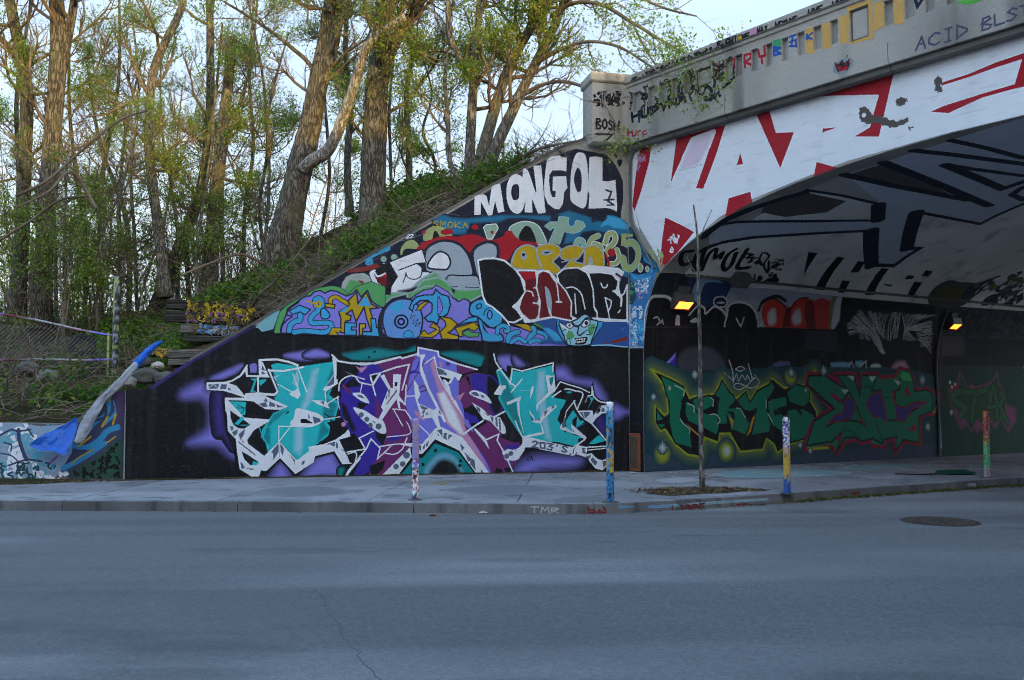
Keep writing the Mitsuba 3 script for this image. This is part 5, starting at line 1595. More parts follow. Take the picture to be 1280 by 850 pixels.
def flakes(P, size, rng, cols, tilt=.5):
    """small leaf-shaped faces"""
    P = np.asarray(P, float); n = len(P); a = rng.uniform(0, 6.283, n); s = size * rng.uniform(.6, 1.4, n)
    d = np.stack([np.cos(a), np.sin(a), rng.normal(0, tilt, n)], -1); d /= np.linalg.norm(d, axis=1, keepdims=True)
    up = rng.normal(0, tilt, (n, 3)) + [0, 0, 1]; e = np.cross(d, up); e /= np.linalg.norm(e, axis=1, keepdims=True) + 1e-9
    V = np.stack([P - d * s[:, None] * .5, P + e * s[:, None] * .3, P + d * s[:, None] * .5, P - e * s[:, None] * .3], 1)
    V[:, [1, 3]] += np.cross(e, d)[:, None] * s[:, None, None] * .07
    i = np.arange(n)[:, None] * 4; F = np.concatenate([i + [0, 1, 2], i + [0, 2, 3]])
    C = np.asarray(cols)[rng.integers(len(cols), size=n)] * rng.uniform(.65, 1.25, (n, 1))
    return V.reshape(-1, 3), F, np.repeat(C, 4, 0)
DRY = [lin(c) for c in [(120, 100, 74), (92, 76, 56), (148, 128, 96), (70, 58, 44)]]
def put_flakes(name, P, size, cols, bsdf, parent=None, tilt=.5, seed=1, **lab):
    V, F, Cc = flakes(P, size, np.random.default_rng(seed), cols, tilt); return add(name, (V, F), bsdf, parent, color=Cc, **lab)
pts = []
for _ in range(700):
    r, t = math.sqrt(rng.uniform()), rng.uniform(0, 6.28); pts.append([pc[0] + r * 1.1 * math.cos(t), pc[1] + .33 * r * 1.1 * math.cos(t) * .3 + r * .5 * math.sin(t), .15 + .03 * (1 - r)])
for _ in range(1500):   # gutter and foot of the walls
    q = rng.uniform()
    if q < .5:
        c = np.array(kl.interpolate(kl.project(Point(3, 13)) + rng.uniform(-1, 12)).coords[0]); pts.append([c[0] + rng.uniform(0, .16), c[1] - abs(rng.normal(.03, .06)) - .02, .008])
    elif q < .85: pts.append([*WING.p(rng.uniform(-15, -9.2), 0, -.06 + abs(rng.normal(0, .22)))[:2], .14])
    elif q < .93: pts.append([*WING.p(rng.uniform(-9, 0), 0, abs(rng.normal(0.01, .06)) + .02)[:2], .137])
    else:
        c = np.array(kl.interpolate(rng.uniform(55, 75)).coords[0]); pts.append([c[0], c[1] - abs(rng.normal(.03, .08)) - .02, .006])
add_l = put_flakes('leaf_litter', pts, .04, DRY, 'litter', seed=4, label='dry leaf litter in the gutter and along the walls', category='leaves', kind='stuff')
soil_strip = mound(*WING.p(-12.2, 0, .02)[:2], 3.0, .42, .226, .07, .125, 5.0, 40, 8)
add('soil_strip', soil_strip, 'soil', smooth=True, kind='structure')
gp = []
for _ in range(420):
    c = np.array(kl.interpolate(kl.project(Point(4.5, 13.9)) + rng.uniform(-.6, 7)).coords[0]); gp.append([c[0] + rng.uniform(0, .1), c[1] - abs(rng.normal(.02, .03)) - .015, .02])
V, F, Cc = flakes(gp, .06, np.random.default_rng(8), [lin((96, 112, 48)), lin((120, 126, 66))], 1.6)
add('gutter_grass', (V, F), 'leaf', color=Cc, label='short grass and weeds growing along the gutter', category='grass', kind='stuff')
# dirt along the foot of the wing wall
for i in range(7):
    c = WING.p(-8.6 + i * 1.3, 0, .05); add('wall_foot_dirt', mound(c[0], c[1], .85, .1, .227, .022, .1305, 9.0 + i, 24, 6), 'soil', smooth=True, kind='structure')
# manhole
mx, my = [5.291,11.495]
mh = thing('manhole_cover', 'round ribbed cast iron manhole cover set in the asphalt', 'manhole cover')
R = .455
ringm = trimesh.creation.annulus(R - .035, R, .016, sections=48); ringm.apply_translation([mx, my, .0]); add('ring', ringm, 'cast_iron', mh)
dk = trimesh.creation.cylinder(R - .036, .01, sections=48); dk.apply_translation([mx, my, .0]); add('plate', dk, 'cast_iron', mh)
for i in range(11):
    y = -.37 + i * .074; hw = math.sqrt(max((R - .06) ** 2 - y * y, .004)); c, s_ = math.cos(.95), math.sin(.95)
    b = rbox(2 * hw, .036, .016, .004); b.apply_transform(trimesh.transformations.rotation_matrix(.95, [0, 0, 1])); b.apply_translation([mx - s_ * y, my + c * y, .0085]); add('rib', b, 'cast_iron', mh)
# wall lamps on the underpass wall
def wall_lamp(u, s, label, wd_, ht, down):
    t = thing('wall_lamp', label, 'lamp', None)
    def hull(pts): return trimesh.convex.convex_hull(np.array([tunnel_point(np.array([u + a]), np.array([s + b]), np.array([c]))[0] for a, b, c in pts]))
    w = wd_ / 2
    add('mount', hull([(x, y, z) for x in (-w * .7, w * .7) for y in (ht * .2, ht * 1.25) for z in (.004, .05)]), 'steel', t)
    add('housing', hull([(x, y, z) for x in (-w, w) for y, z in ((0.02, .004), (ht * .75, .004), (0.02, .2), (ht * .75, .13))]), 'steel', t)
    ln = hull([(x, y, z) for x in (-w * .93, w * .93) for y, z in ((-ht * .62, .01), (.012, .01), (-ht * .55, .10), (.012, .19))])
    k = add('lens', ln, 'white_trim', t, label='glowing orange lens')
    scene[k]['emitter'] = {'type': 'area', 'radiance': {'type': 'rgb', 'value': [c * down for c in (1.0, .07, .004)]}}
    fr_ = [hull([(x + e, y, z) for e in (-.008, .008) for y, z in ((-ht * .66, .0), (.03, .0), (-ht * .58, .11), (.03, .205))]) for x in (-w * .95, w * .95)]
    for q in fr_: add('guard_bar', q, 'rusty_steel', t)
    add('guard_bar', hull([(x, y, z) for x in (-w * .98, w * .98) for y, z in ((-ht * .66, .0), (-ht * .58, .0), (-ht * .62, .12), (-ht * .54, .115))]), 'rusty_steel', t)
lu = [[0.737,3.455],[9.47,3.392]]
wall_lamp(*lu[0], 'lit orange wall lamp under the arch springing beside the white lettering', .4, .25, .34)
wall_lamp(*lu[1], 'small lit wall lamp deep in the underpass above the pale patch', .34, .22, .26)
def on_tunnel(u0, u1, s0, s1, d): return trimesh.convex.convex_hull(np.array([tunnel_point(np.array([u]), np.array([s]), np.array([o]))[0] for u in (u0, u1) for s in (s0, s1) for o in (-.01, d)]))
jb = [[1.784,3.924],[2.144,4.215]]
jt = thing('junction_box', 'small grey painted junction box on the ledge under the vault', 'box')
add('body', on_tunnel(jb[0][0], jb[1][0], jb[0][1] + .02, jb[0][1] + .3, .2), 'steel', jt); add('cover', on_tunnel(jb[0][0] + .03, jb[1][0] - .03, jb[0][1] + .05, jb[0][1] + .27, .215), 'concrete_dark', jt)
cu = [[9.089,0.226],[8.776,3.727]]
add('joint_pipe', tube(np.array([tunnel_point(np.array([cu[0][0] + .02 * math.sin(i)]), np.array([s]), np.array([.04]))[0] for i, s in enumerate(np.linspace(.15, cu[1][1], 9))]), .028, 8), 'steel', smooth=True, label='thin vertical drain pipe between the two green murals', category='pipe')
# rusty cover at the foot of the corner
uc = thing('utility_cover', 'rusty orange steel cover at the foot of the corner wall', 'utility cover')
add('frame', SPAN.box(.03, .31, .006, .05, .14, .86, .008), 'rust_orange', uc); add('door', SPAN.box(.07, .27, .04, .062, .2, .8, .006), 'rusty_steel', uc)
scene['rust_orange'] = two(pr(mikit.proc(lambda p, n, uv: MX(lc(168, 100, 62), lc(112, 66, 48), FB(p.x * 9, p.y * 9, p.z * 9, 3))), .8, .2))
# litter on the pavement
def blob(c, r, seed, sc=(1, 1, 1), amp=.35, sub=3):
    m = trimesh.creation.icosphere(sub, 1.0); n = meshkit.fbm(m.vertices * 1.7 + seed * 7.1, 3, seed) - .5
    v = m.vertices * (1 + amp * 2 * n[:, None]) * r * np.array(sc) + np.asarray(c); return trimesh.Trimesh(v, m.faces, process=False)
bx, by = [8.193,17.102]
um = thing('crumpled_bag', 'crumpled dark green bag lying on the pavement by the last bollard', 'bag')
add('bag', blob([bx, by, .165], .3, 3, (1.15, .5, .2), .5), 'green_glass', um, smooth=True)
add('strap', tube(spline(np.array([[bx - .3, by, .15], [bx - .55, by - .1, .142], [bx - .8, by - .12, .14], [bx - 1.1, by + .05, .14]]), 5), .012, 6), 'rubber', um, smooth=True)
cx, cy = [7.746,15.704]
cup = thing('crushed_can', 'crushed pale metal can lying in the gutter', 'can')
cm = tube(np.array([[cx - .09, cy, .05], [cx - .03, cy + .01, .055], [cx + .04, cy + .02, .045], [cx + .1, cy + .02, .05]]), [.045, .05, .04, .045], 12, seed=4, rough=.15)
add('can_body', cm, 'bare_tin', cup, smooth=30); scene['bare_tin'] = two(pr(rgb(190, 192, 196), .35, .5, metallic=.7))
lid = trimesh.creation.cylinder(.045, .008, sections=16); lid.apply_transform(trimesh.transformations.rotation_matrix(math.pi / 2, [0, 1, 0])); lid.apply_translation([cx + .105, cy + .02, .05]); add('lid', lid, 'steel', cup)
for i, (px, py, s) in enumerate([[-0.381,12.297,0.05],[-1.026,12.045,0.04],[1.127,12.472,0.03],[2.268,17.287,0.05]]):
    tagl = ['white paper scrap lying in the gutter near the middle', 'brown paper scrap on the asphalt by the kerb', 'tiny grey pebble scrap in the gutter', 'white scrap on the pavement below the rusty cover'][i]
    m = blob([px, py, (.13 if i == 3 else 0) + .014], s, 20 + i, (1.2, .8, .25), .4, 2); add('paper_scrap', m, ['white_trim', 'brick', 'steel', 'white_trim'][i], smooth=20, label=tagl, category='litter')

# ================================================================= behind the low wall: fence, tarp, timbers, rubble
pb = np.array([-8.25,19.1,1.964])
fence = thing('chain_link_fence', 'sagging chain link fence with a graffitied post above the low wall', 'fence')
FN = Frame(pb[:2], WING.u[:2])
ztop = lambda u: 2.829 + (-u) * .19
zlow = lambda u: 2.346 - (-u) * .02
g = np.random.default_rng(3)
pz = np.linspace(pb[2] - .3, 4.086, 40); pm = tube(np.array([[pb[0], pb[1], z] for z in pz]), .062, 12)
pcols = ['gr', 'nv', 'gr', 'sl2', 'K', 'y', 'gr5']; pcl = np.array([vcol(pcols[int(meshkit.noise(q * np.array([9, 9, 5])) * 9.5) % 7]) for q in pm.vertices])
add('post', pm, 'painted_metal', fence, smooth=40, color=pcl, label='post mottled with blue, white and yellow paint')
add('gate_bar', tube(np.array([FN.p(-.13, zlow(0) - .7), FN.p(-.14, zlow(0) + .55)]), .025, 8), 'painted_metal', fence, smooth=True, color=np.tile(vcol('y'), (18, 1)))
railc = lambda n: np.array([vcol(['gr', 'pk2', 'l2', 'rb', 'gr'][int(i / 18) % 5]) for i in range(n)])
for nm, zf in (('top_rail', ztop), ('middle_rail', zlow)):
    m = tube(np.array([FN.p(u, zf(u) + .015 * math.sin(u * 3)) for u in np.linspace(-5.5, 0, 30)]), .024, 8); add(nm, m, 'painted_metal', fence, smooth=True, color=railc(len(m.vertices)))
wires = []
for k in np.arange(-8.0, 3.0, .085):
    for sgn in (1, -1):
        a = [(k + sgn * h * .95, .9 + h) for h in np.linspace(0, 2.6, 12)]
        pl = [FN.p(u, z + .0, .012 * sgn) for u, z in a if -5.5 < u < -.12 and z < ztop(u) and z > pb[2] - .45]
        if len(pl) > 2: wires.append(tube(np.array(pl), 0.006, 3, cap=False))
add('wire_mesh', cat(wires), 'steel', fence, kind='stuff')
ty = np.array([-9.168,19.6,2.658]); tm = trimesh.creation.torus(.2, .075, 28, 12); tm.apply_transform(trimesh.transformations.rotation_matrix(1.25, [1, .2, 0])); tm.apply_translation(ty)
tyre = thing('old_tyre', 'old dark wheel half buried in brush behind the fence', 'tyre'); add('tyre', tm, 'rubber', tyre, smooth=True)
for i in range(5):
    sp = tube(np.array([ty, ty + .2 * np.array([math.cos(i * 1.2566), .3 * math.sin(i * 1.2566), .95 * math.sin(i * 1.2566)])]), .016, 6); add('spoke', sp, 'rusty_steel', tyre)
# tarpaulin rolled over the end of the wall
tarp = thing('blue_tarp', 'long rolled tarpaulin draped over the low wall with a blue flap at its end', 'tarp')
roll = spline(np.array([[-6.617,17.3,2.598,0.03],[-6.626,16.833,2.436,0.053],[-6.664,16.367,2.168,0.063],[-6.769,15.9,1.803,0.069],[-7.042,15.85,1.5,0.069],[-7.146,15.732,1.255,0.079],[-7.221,15.615,1.014,0.084],[-7.255,15.498,0.858,0.062],[-7.252,15.38,0.796,0.021]]), 6)
cutn = 14
m1 = tube(roll[:cutn, :3], roll[:cutn, 3], 18, seed=5, rough=.2); m2 = tube(roll[cutn - 1:, :3], roll[cutn - 1:, 3] * 1.02, 24, seed=6, rough=.24)
for m_ in (m1, m2): m_.vertices = m_.vertices + ((meshkit.fbm(m_.vertices * np.array([11, 11, 5]), 3, 4) - .5) * .05)[:, None] * np.array([.5, -1, .3])
add('blue_end', m1, 'tarp_blue', tarp, smooth=35); add('rolled_part', m2, 'tarp_grey', tarp, smooth=35)
fl = np.array([[-7.351,15.62,1.203],[-7.519,15.5,1.085],[-7.769,15.42,0.954],[-7.994,15.4,0.795],[-8.011,15.36,0.731],[-7.789,15.32,0.667],[-7.646,15.3,0.668],[-7.513,15.3,0.642],[-7.366,15.3,0.589],[-7.324,15.34,0.732],[-7.327,15.5,0.964]])
ce = fl.mean(0); N_ = 14; V = []
for q in spline(fl, 3, True):
    for t in np.linspace(0, 1, N_): V.append(ce * (1 - t) + q * t)
V = np.array(V); nr = np.array([.1, -1, .1]); V += nr / np.linalg.norm(nr) * ((meshkit.fbm(V * np.array([7, 7, 4]), 3, 4)[:, None] - .5) * .22)
nq = len(V) // N_; F = []
for i in range(nq):
    j = (i + 1) % nq
    for t in range(N_ - 1): F += [[i * N_ + t, i * N_ + t + 1, j * N_ + t + 1], [i * N_ + t, j * N_ + t + 1, j * N_ + t]]
Vb = V + np.array([0, .008, 0]); add('flap', (np.vstack([V, Vb]), np.vstack([F, np.array(F)[:, ::-1] + len(V)])), 'tarp_blue', tarp, smooth=True, label='bright blue crumpled flap')
# stacked timbers
def beam(px, lab, mat, hd=.13, cols=None):
    a, b, h = np.array(px[0]), np.array(px[1]), px[2]
    d = b - a; L = np.linalg.norm(d); d /= L; n = np.array([-d[1], d[0], 0]); n /= np.linalg.norm(n); up = np.cross(d, n)
    m = rbox(L, hd * 2, h, .015).subdivide().subdivide(); v = m.vertices
    v = v + (meshkit.fbm(v * np.array([2, 9, 9]) + a, 2, 3)[:, None] - .5) * np.array([.02, .03, .03])
    w = (a + b) / 2 + v[:, :1] * d + v[:, 1:2] * n + v[:, 2:3] * up
    k = add('stacked_timber', (w, m.faces), mat, smooth=35, label=lab, category='timber')
    labels[k]['group'] = 'old timbers stacked beside the wing wall'
    if cols:
        g = np.random.default_rng(len(lab)); V, F, Cc = [], [], []
        for i in range(int(L * 44)):
            c = a + d * g.uniform(.25 * L if L > 1 else 0, L * .95) + up * g.uniform(-h * .42, h * .42) - n * (hd + .012 + i * .0003)
            t = spline(np.array([[g.normal(0, .035), g.normal(0, .035)] for _ in range(4)]), 4); q = LineString(t).buffer(.010, 2); r = triangulate(q)
            if r is None: continue
            vv = c + r[0][:, :1] * d + np.clip(r[0][:, 1:2], -h * .3, h * .3) * up; F.append(r[1] + sum(map(len, V))); V.append(vv); Cc.append(np.tile(vcol(cols[g.integers(len(cols))]), (len(vv), 1)))
        if V: add('spray_marks', (np.vstack(V), np.vstack(F)), 'paint', k, color=np.vstack(Cc))
bm = [[[-6.709,17.9,3.373],[-4.907,17.9,3.2],0.2],[[-6.712,17.8,3.128],[-5.001,17.8,3.019],0.22],[[-6.324,17.6,2.863],[-5.218,17.6,2.817],0.18],[[-6.223,17.5,2.672],[-5.307,17.5,2.641],0.13],[[-6.431,17.3,2.357],[-5.663,17.3,2.387],0.16],[[-6.39,17.2,2.202],[-5.836,17.2,2.217],0.12],[[-6.603,17.2,2.367],[-6.409,17.2,2.382],0.17]]
beam(bm[0], 'topmost dark old timber with a few yellow spray marks', 'dark_timber', cols=['Y', 'Y3'])
beam(bm[1], 'second timber from the top covered in yellow and pink spray paint', 'dark_timber', cols=['Y3', 'Y2', 'Y3', 'mg', 'ol2', 'Y'])
beam(bm[2], 'third timber from the top sprayed pale blue and yellow', 'timber', cols=['Y3', 'l', 'gr', 'B2', 'ol2'])
beam(bm[3], 'narrow dark blue timber under the sprayed ones', 'dark_timber')
beam(bm[4], 'weathered pale grey timber low in the stack', 'timber')
beam(bm[5], 'lowest short grey timber resting on the wing wall', 'timber')
beam(bm[6], 'short timber stub with a yellow sprayed end', 'timber', cols=['Y2'])
for i, (c, r) in enumerate([[[-6.551,17,2.135],0.1],[[-6.874,17.1,2.213],0.16],[[-6.673,16.8,1.937],0.2],[[-6.313,16.7,1.891],0.17],[[-6.923,16.6,1.817],0.14],[[-6.778,17.3,2.402],0.13],[[-9.074,18,1.968],0.18],[[-9.734,18.5,2.142],0.2]]):
    lb = ['round pale stone with a white painted face beside the timbers', 'grey stone below the blue end of the tarp', 'dark green painted rubble block beside the tarp', 'dark rubble block against the top of the wing wall', 'flat pale stone on top of the wall end', 'grey stone left of the short timber stub', 'dark stone lying behind the fence rail', 'dark stone at the left behind the fence'][i]
    add('rubble_stone', blob(c, r, 40 + i, (1.1, .9, .75), .3, 3), ['white_trim', 'concrete_dark', 'concrete_dark', 'concrete_dark', 'concrete', 'concrete_dark', 'concrete_dark', 'concrete_dark'][i], smooth=25, label=lb, category='stone')
# building across the street, behind the camera
bd = thing('brick_building', 'long flat roofed brick building on the near side of the street', 'building')
BF = Frame((40, -9), (-1, 0))
YB, HB = -9.0, 9.8
wins = [(x, z) for z in (1.0, 4.0, 7.0) for x in np.arange(2.5, 78, 4.2)]
add('wall', BF.prism(sbox(0, -.2, 80, HB).difference(unary_union([sbox(x, z, x + 1.5, z + 1.9) for x, z in wins])), -.4, 0), 'brick', bd)
add('side_wall', BF.box(0, .4, -12, -.4, -.2, HB), 'brick', bd); add('side_wall', BF.box(79.6, 80, -12, -.4, -.2, HB), 'brick', bd); add('back_wall', BF.box(.4, 79.6, -12, -11.6, -.2, HB), 'brick', bd)
add('roof', BF.box(.4, 79.6, -11.6, -.4, HB - .6, HB - .3), 'concrete_dark', bd); add('cornice', BF.box(-.1, 80.1, -.3, .18, HB + .005, HB + .25, .03), 'concrete', bd)
for x, z in wins:
    f_ = add('window', BF.box(x + .01, x + 1.49, -.32, -.24, z + .01, z + 1.89), 'white_trim', bd); add('pane', BF.box(x + .1, x + 1.4, -.24, -.225, z + .1, z + 1.8), 'window_glass', f_)

# ================================================================= trees and undergrowth
GREENS = [lin(c) for c in [(142, 168, 66), (124, 154, 58), (162, 180, 88), (112, 140, 60), (172, 182, 104)]]
DEEP = [lin(c) for c in [(74, 116, 44), (92, 130, 50), (60, 98, 42), (116, 146, 64)]]
class Wood:
    def __init__(s, seed): s.g = np.random.default_rng(seed); s.V, s.F, s.n = [], [], 0; s.tips = []
    def tube(s, p, r, sides):
        m = tube(p, r, sides, cap=False); s.V.append(m.vertices); s.F.append(m.faces + s.n); s.n += len(m.vertices)
    def limb(s, p0, d, L, r, lvl, droop=.0, leaf_from=.3):
        g = s.g; n = 7 if lvl == 0 else 5; P = [np.array(p0)]; d = d / np.linalg.norm(d); ds = []
        for i in range(n):
            d = d + g.normal(0, .2, 3) + np.array([0, 0, .13 - droop]); d /= np.linalg.norm(d); P.append(P[-1] + d * L / n); ds.append(d)
        P = np.array(P); s.tube(P, np.linspace(r, r * .28, n + 1), 5 if lvl == 0 else 3)
        if lvl < 2:
            k = int(g.integers(7, 11)) if lvl == 0 else int(g.integers(4, 7))
            for _ in range(k):
                t = g.uniform(.22, 1) * (n - 1); i = int(t); q = P[i] + (P[i + 1] - P[i]) * (t - i)
                a = ds[i] + g.normal(0, .62, 3) + [0, 0, .15]; s.limb(q, a, L * g.uniform(.3, .55), max(r * .42, .004), lvl + 1, droop)
        if lvl >= 1:
            for t in np.linspace(.25, 1, 5): 
                i = min(int(t * n), n - 1); s.tips.append(P[i + 1])
    def done(s, name, parent, mat='twig'):
        if s.V: add(name, (np.vstack(s.V), np.vstack(s.F)), mat, parent, smooth=True)
def crown(parent, tips, per, size, seed, cols=GREENS, spread=.1, keep=1.0):
    g = np.random.default_rng(seed); tips = np.array(tips)
    # clumps: keep leaves where a slow noise is high, so that gaps stay open
    nn = meshkit.fbm(tips * .55 + seed, 3, seed); lim = np.quantile(nn, 1 - keep); tips = tips[nn >= lim]
    if len(tips) == 0: return
    P = np.repeat(tips, per, 0) + g.normal(0, spread, (len(tips) * per, 3)); put_flakes('crown', P, size, cols, 'leaf', parent, tilt=.8, seed=seed, label='sparse young spring leaves')
def smooth_path(p, n=6):
    return spline(np.array(p), n)
def tree(label, stems, seed, nb=10, L=2.2, t0=.25, per=3, size=.06, keep=.55, mat='bark_brown', cols=GREENS, group=None, sides=14, rough=.05, flare=True, extra=(), up=.35, spread=.09, cut=()):
    t = thing('tree', label, 'tree', group); w = Wood(seed); g = w.g
    for si, st in enumerate(stems):
        q = smooth_path(st, 7); r = q[:, 3].copy()
        if flare and si == 0: r *= 1 + .45 * np.exp(-np.arange(len(r)) / 2.2)
        add('trunk', tube(q[:, :3], r, sides, cap=True, seed=seed + si, rough=rough), mat if si not in cut else 'bark_dead', t, smooth=True)
        if si in cut: continue
        for _ in range(nb):
            k = g.uniform(t0, .98) * (len(q) - 2); i = int(k); p = q[i, :3]; a = g.uniform(0, 6.283)
            w.limb(p, np.array([math.cos(a), math.sin(a), up + g.normal(0, .25)]), L * g.uniform(.6, 1.25), min(q[i, 3] * .45, .05), 0)
    for e in extra:
        q = smooth_path(e, 6); w.tube(q[:, :3], q[:, 3], 6)
        for i in range(2, len(q), 2):
            a = g.normal(0, .6, 3) + (q[i, :3] - q[i - 1, :3]) / np.linalg.norm(q[i, :3] - q[i - 1, :3]) * .6; w.limb(q[i, :3], a, g.uniform(.5, 1.1), max(q[i, 3] * .5, .005), 1, .08)
    w.done('branches', t)
    if per: crown(t, w.tips, per, size, seed, cols, spread, keep)
    return t
tree('big mossy trunk at the left edge, nearest the frame', [[[-12.706,23.5,3.3,0.177],[-12.643,23.5,5.616,0.177],[-12.632,23.5,7.71,0.169],[-12.649,23.5,9.402,0.162],[-12.881,23.5,10.681,0.147],[-13.178,23.5,11.97,0.132],[-13.435,23.5,13.267,0.118]], [[-12.734,23.5,10.041,0.088],[-13.132,23.5,10.681,0.074],[-13.566,23.5,11.11,0.059]]], 1, nb=10, L=2.6, per=4, keep=.34)
tree('thick dark trunk forking near the top, second from the left edge', [[[-11.577,22.5,3.223,0.239],[-11.552,22.5,4.844,0.211],[-11.493,22.5,6.641,0.211],[-11.413,22.5,8.456,0.204],[-11.352,22.5,10.291,0.197],[-11.459,22.5,11.731,0.169],[-11.586,22.5,13.182,0.141]], [[-11.319,22.5,9.269,0.113],[-11.138,22.5,10.496,0.113],[-10.99,22.5,11.524,0.099],[-10.907,22.5,12.766,0.085]]], 2, nb=12, L=2.6, per=4, keep=.34)
tree('slim pale trunk bending right near its top', [[[-8.914,23.5,4.124,0.143],[-9.075,23.5,5.616,0.133],[-9.37,23.5,7.499,0.123],[-9.444,23.5,8.765,0.112],[-9.352,23.5,10.041,0.112],[-9.039,23.5,10.895,0.102],[-8.681,23.5,11.711,0.092],[-8.455,23.5,12.834,0.082]]], 3, nb=12, L=2.2, per=4, mat='bark_grey', keep=.45)
tree('dead straight snag sawn off flat at its top', [[[-8.303,25,4.291,0.217],[-8.211,25,6.1,0.196],[-8.111,25,7.659,0.185],[-7.967,25,9.229,0.163],[-7.859,25,10.472,0.141],[-7.792,25,11.564,0.13]]], 4, nb=2, L=1.2, t0=.5, per=0, mat='bark_grey')
tree('leaning pale trunk crossing behind the sawn off snag', [[[-10.361,26.5,3.854,0.23],[-9.929,26.5,5.088,0.207],[-9.494,26.5,6.376,0.184],[-9.057,26.5,7.673,0.161],[-8.862,26.5,9.454,0.138],[-8.88,26.5,11.371,0.115],[-8.945,26.5,13.306,0.104],[-9.013,26.5,14.281,0.092]]], 5, nb=12, L=2.2, per=3, mat='bark_brown')
tree('massive leaning twin stemmed trunk with a broken dead limb', [[[-5.521,21.526,4.115,0.404],[-5.381,21.3,5.042,0.36],[-5.224,21.3,5.798,0.32],[-4.997,21.3,6.842,0.293],[-4.785,21.3,7.798,0.267],[-4.61,21.3,8.758,0.24],[-4.454,21.3,9.822,0.187],[-4.298,21.3,10.99,0.167],[-4.123,21.3,12.166,0.147]],
    [[-4.657,21.2,8.246,0.133],[-4.405,21.2,9.108,0.133],[-4.19,21.2,9.976,0.126],[-4.013,21.2,10.945,0.119],[-3.837,21.2,12.115,0.106]], [[-4.876,21.1,6.849,0.145],[-4.584,20.94,7.033,0.151],[-4.258,20.78,7.177,0.143],[-3.993,20.62,7.541,0.123],[-3.787,20.46,8.01,0.122],[-3.584,20.3,8.473,0.114],[-3.401,20.14,8.966,0.107],[-3.236,19.98,9.306,0.1],[-2.966,19.82,9.533,0.093],[-2.628,19.66,9.683,0.086],[-2.33,19.5,9.813,0.079]], [[-4.608,21.2,8.82,0.066],[-4.766,21.28,9.388,0.053],[-5.227,21.36,9.845,0.047],[-5.73,21.44,10.267,0.04],[-6.334,21.52,10.693,0.032],[-6.943,21.6,11.084,0.027]]], 6, nb=6, L=2.4, t0=.6, per=3, keep=.4, cut=(2,), rough=.085, sides=20)
tree('upright brown trunk behind the broken limb, forking to the right', [[[-3.079,20.148,4.961,0.308],[-3.183,20.8,5.845,0.302],[-3.176,20.8,6.996,0.286],[-3.132,20.8,8.118,0.271],[-3.104,20.8,9.059,0.239],[-3.039,20.8,10.006,0.191],[-2.938,20.8,11.149,0.175],[-2.835,20.8,12.107,0.159]], [[-2.991,20.8,8.776,0.143],[-2.849,20.8,9.437,0.143],[-2.594,20.8,10.006,0.143],[-2.227,20.8,10.576,0.127],[-1.861,20.8,11.34,0.111]]], 7, nb=9, L=2.2, t0=.35, per=3, keep=.6, sides=18, rough=.06)
tree('clump of thin slanting stems on the crest beside the bridge', [[[-0.833,18.905,5.587,0.148],[-0.795,19.6,6.241,0.153],[-0.589,19.6,7.031,0.136],[-0.313,19.6,8.002,0.119],[-0.07,19.6,8.712,0.111],[0.349,19.6,9.515,0.102],[0.876,19.6,10.412,0.085],[1.141,19.6,11.133,0.068]], [[-0.619,19.5,6.164,0.153],[-0.362,19.5,6.915,0.136],[0,19.5,7.705,0.119],[0.346,19.5,8.445,0.11],[0.729,19.5,9.207,0.102],[1.044,19.5,9.92,0.085],[1.326,19.5,10.905,0.068]], [[-0.955,19.7,6.142,0.12],[-0.905,19.7,7.059,0.111],[-0.856,19.7,8.124,0.103],[-0.789,19.7,9.197,0.086],[-0.704,19.7,10.277,0.077],[-0.67,19.7,11.183,0.069]], [[-0.872,19.7,7.768,0.069],[-0.839,19.7,8.481,0.077],[-1.05,19.7,8.803,0.069],[-1.333,19.7,9.376,0.06],[-1.406,19.7,10.096,0.051],[-1.375,19.7,11.001,0.045]], [[-1.081,19.8,6.13,0.069],[-1.363,19.8,6.732,0.06],[-1.402,19.8,7.622,0.052],[-1.477,19.8,8.516,0.041],[-1.409,19.8,9.236,0.034]]],
    8, nb=8, L=1.9, t0=.35, per=4, keep=.6, mat='bark_grey', sides=12, extra=[[[0.87,19.5,9.83,0.068],[1.286,18.95,9.873,0.049],[1.84,18.4,9.596,0.042],[2.387,17.85,8.995,0.034],[2.926,17.3,8.385,0.024],[3.366,16.75,7.861,0.016],[3.599,16.2,7.476,0.01]], [[0.485,19.5,8.764,0.059],[1.008,18.88,8.842,0.046],[1.544,18.26,8.767,0.035],[2.072,17.64,8.424,0.028],[2.511,17.02,7.871,0.019],[2.796,16.4,7.371,0.011]], [[0.173,19.5,8.057,0.059],[0.738,18.9,8.129,0.043],[1.234,18.3,7.918,0.035],[1.664,17.7,7.452,0.026],[1.908,17.1,6.818,0.018],[2.012,16.5,6.156,0.011]], [[1.049,19.6,10.053,0.051],[1.52,18.9,10.198,0.039],[2.277,18.2,9.775,0.032],[2.967,17.5,9.136,0.024],[3.446,16.8,8.677,0.015]],
    [[-0.234,19,6.147,0.058],[0.033,18.55,6.319,0.048],[0.384,18.1,6.445,0.038],[0.78,17.65,6.449,0.028],[1.216,17.2,6.415,0.018]], [[2.594,19.4,9.646,0.027],[2.849,18.625,8.607,0.021],[3.106,17.85,7.825,0.016],[3.271,17.075,7.272,0.01],[3.265,16.3,6.834,0.007]]], size=.06)
tree('thin crooked stem on the slope left of the stem clump', [[[-2.199,20.001,5.378,0.087],[-2.424,21.5,6.412,0.084],[-2.451,21.5,7.567,0.075],[-2.517,21.5,8.729,0.065],[-2.372,21.5,9.9,0.056],[-2.457,21.5,11.079,0.047],[-2.425,21.5,11.869,0.037]]], 9, nb=8, L=1.4, per=2, mat='bark_grey', sides=9)
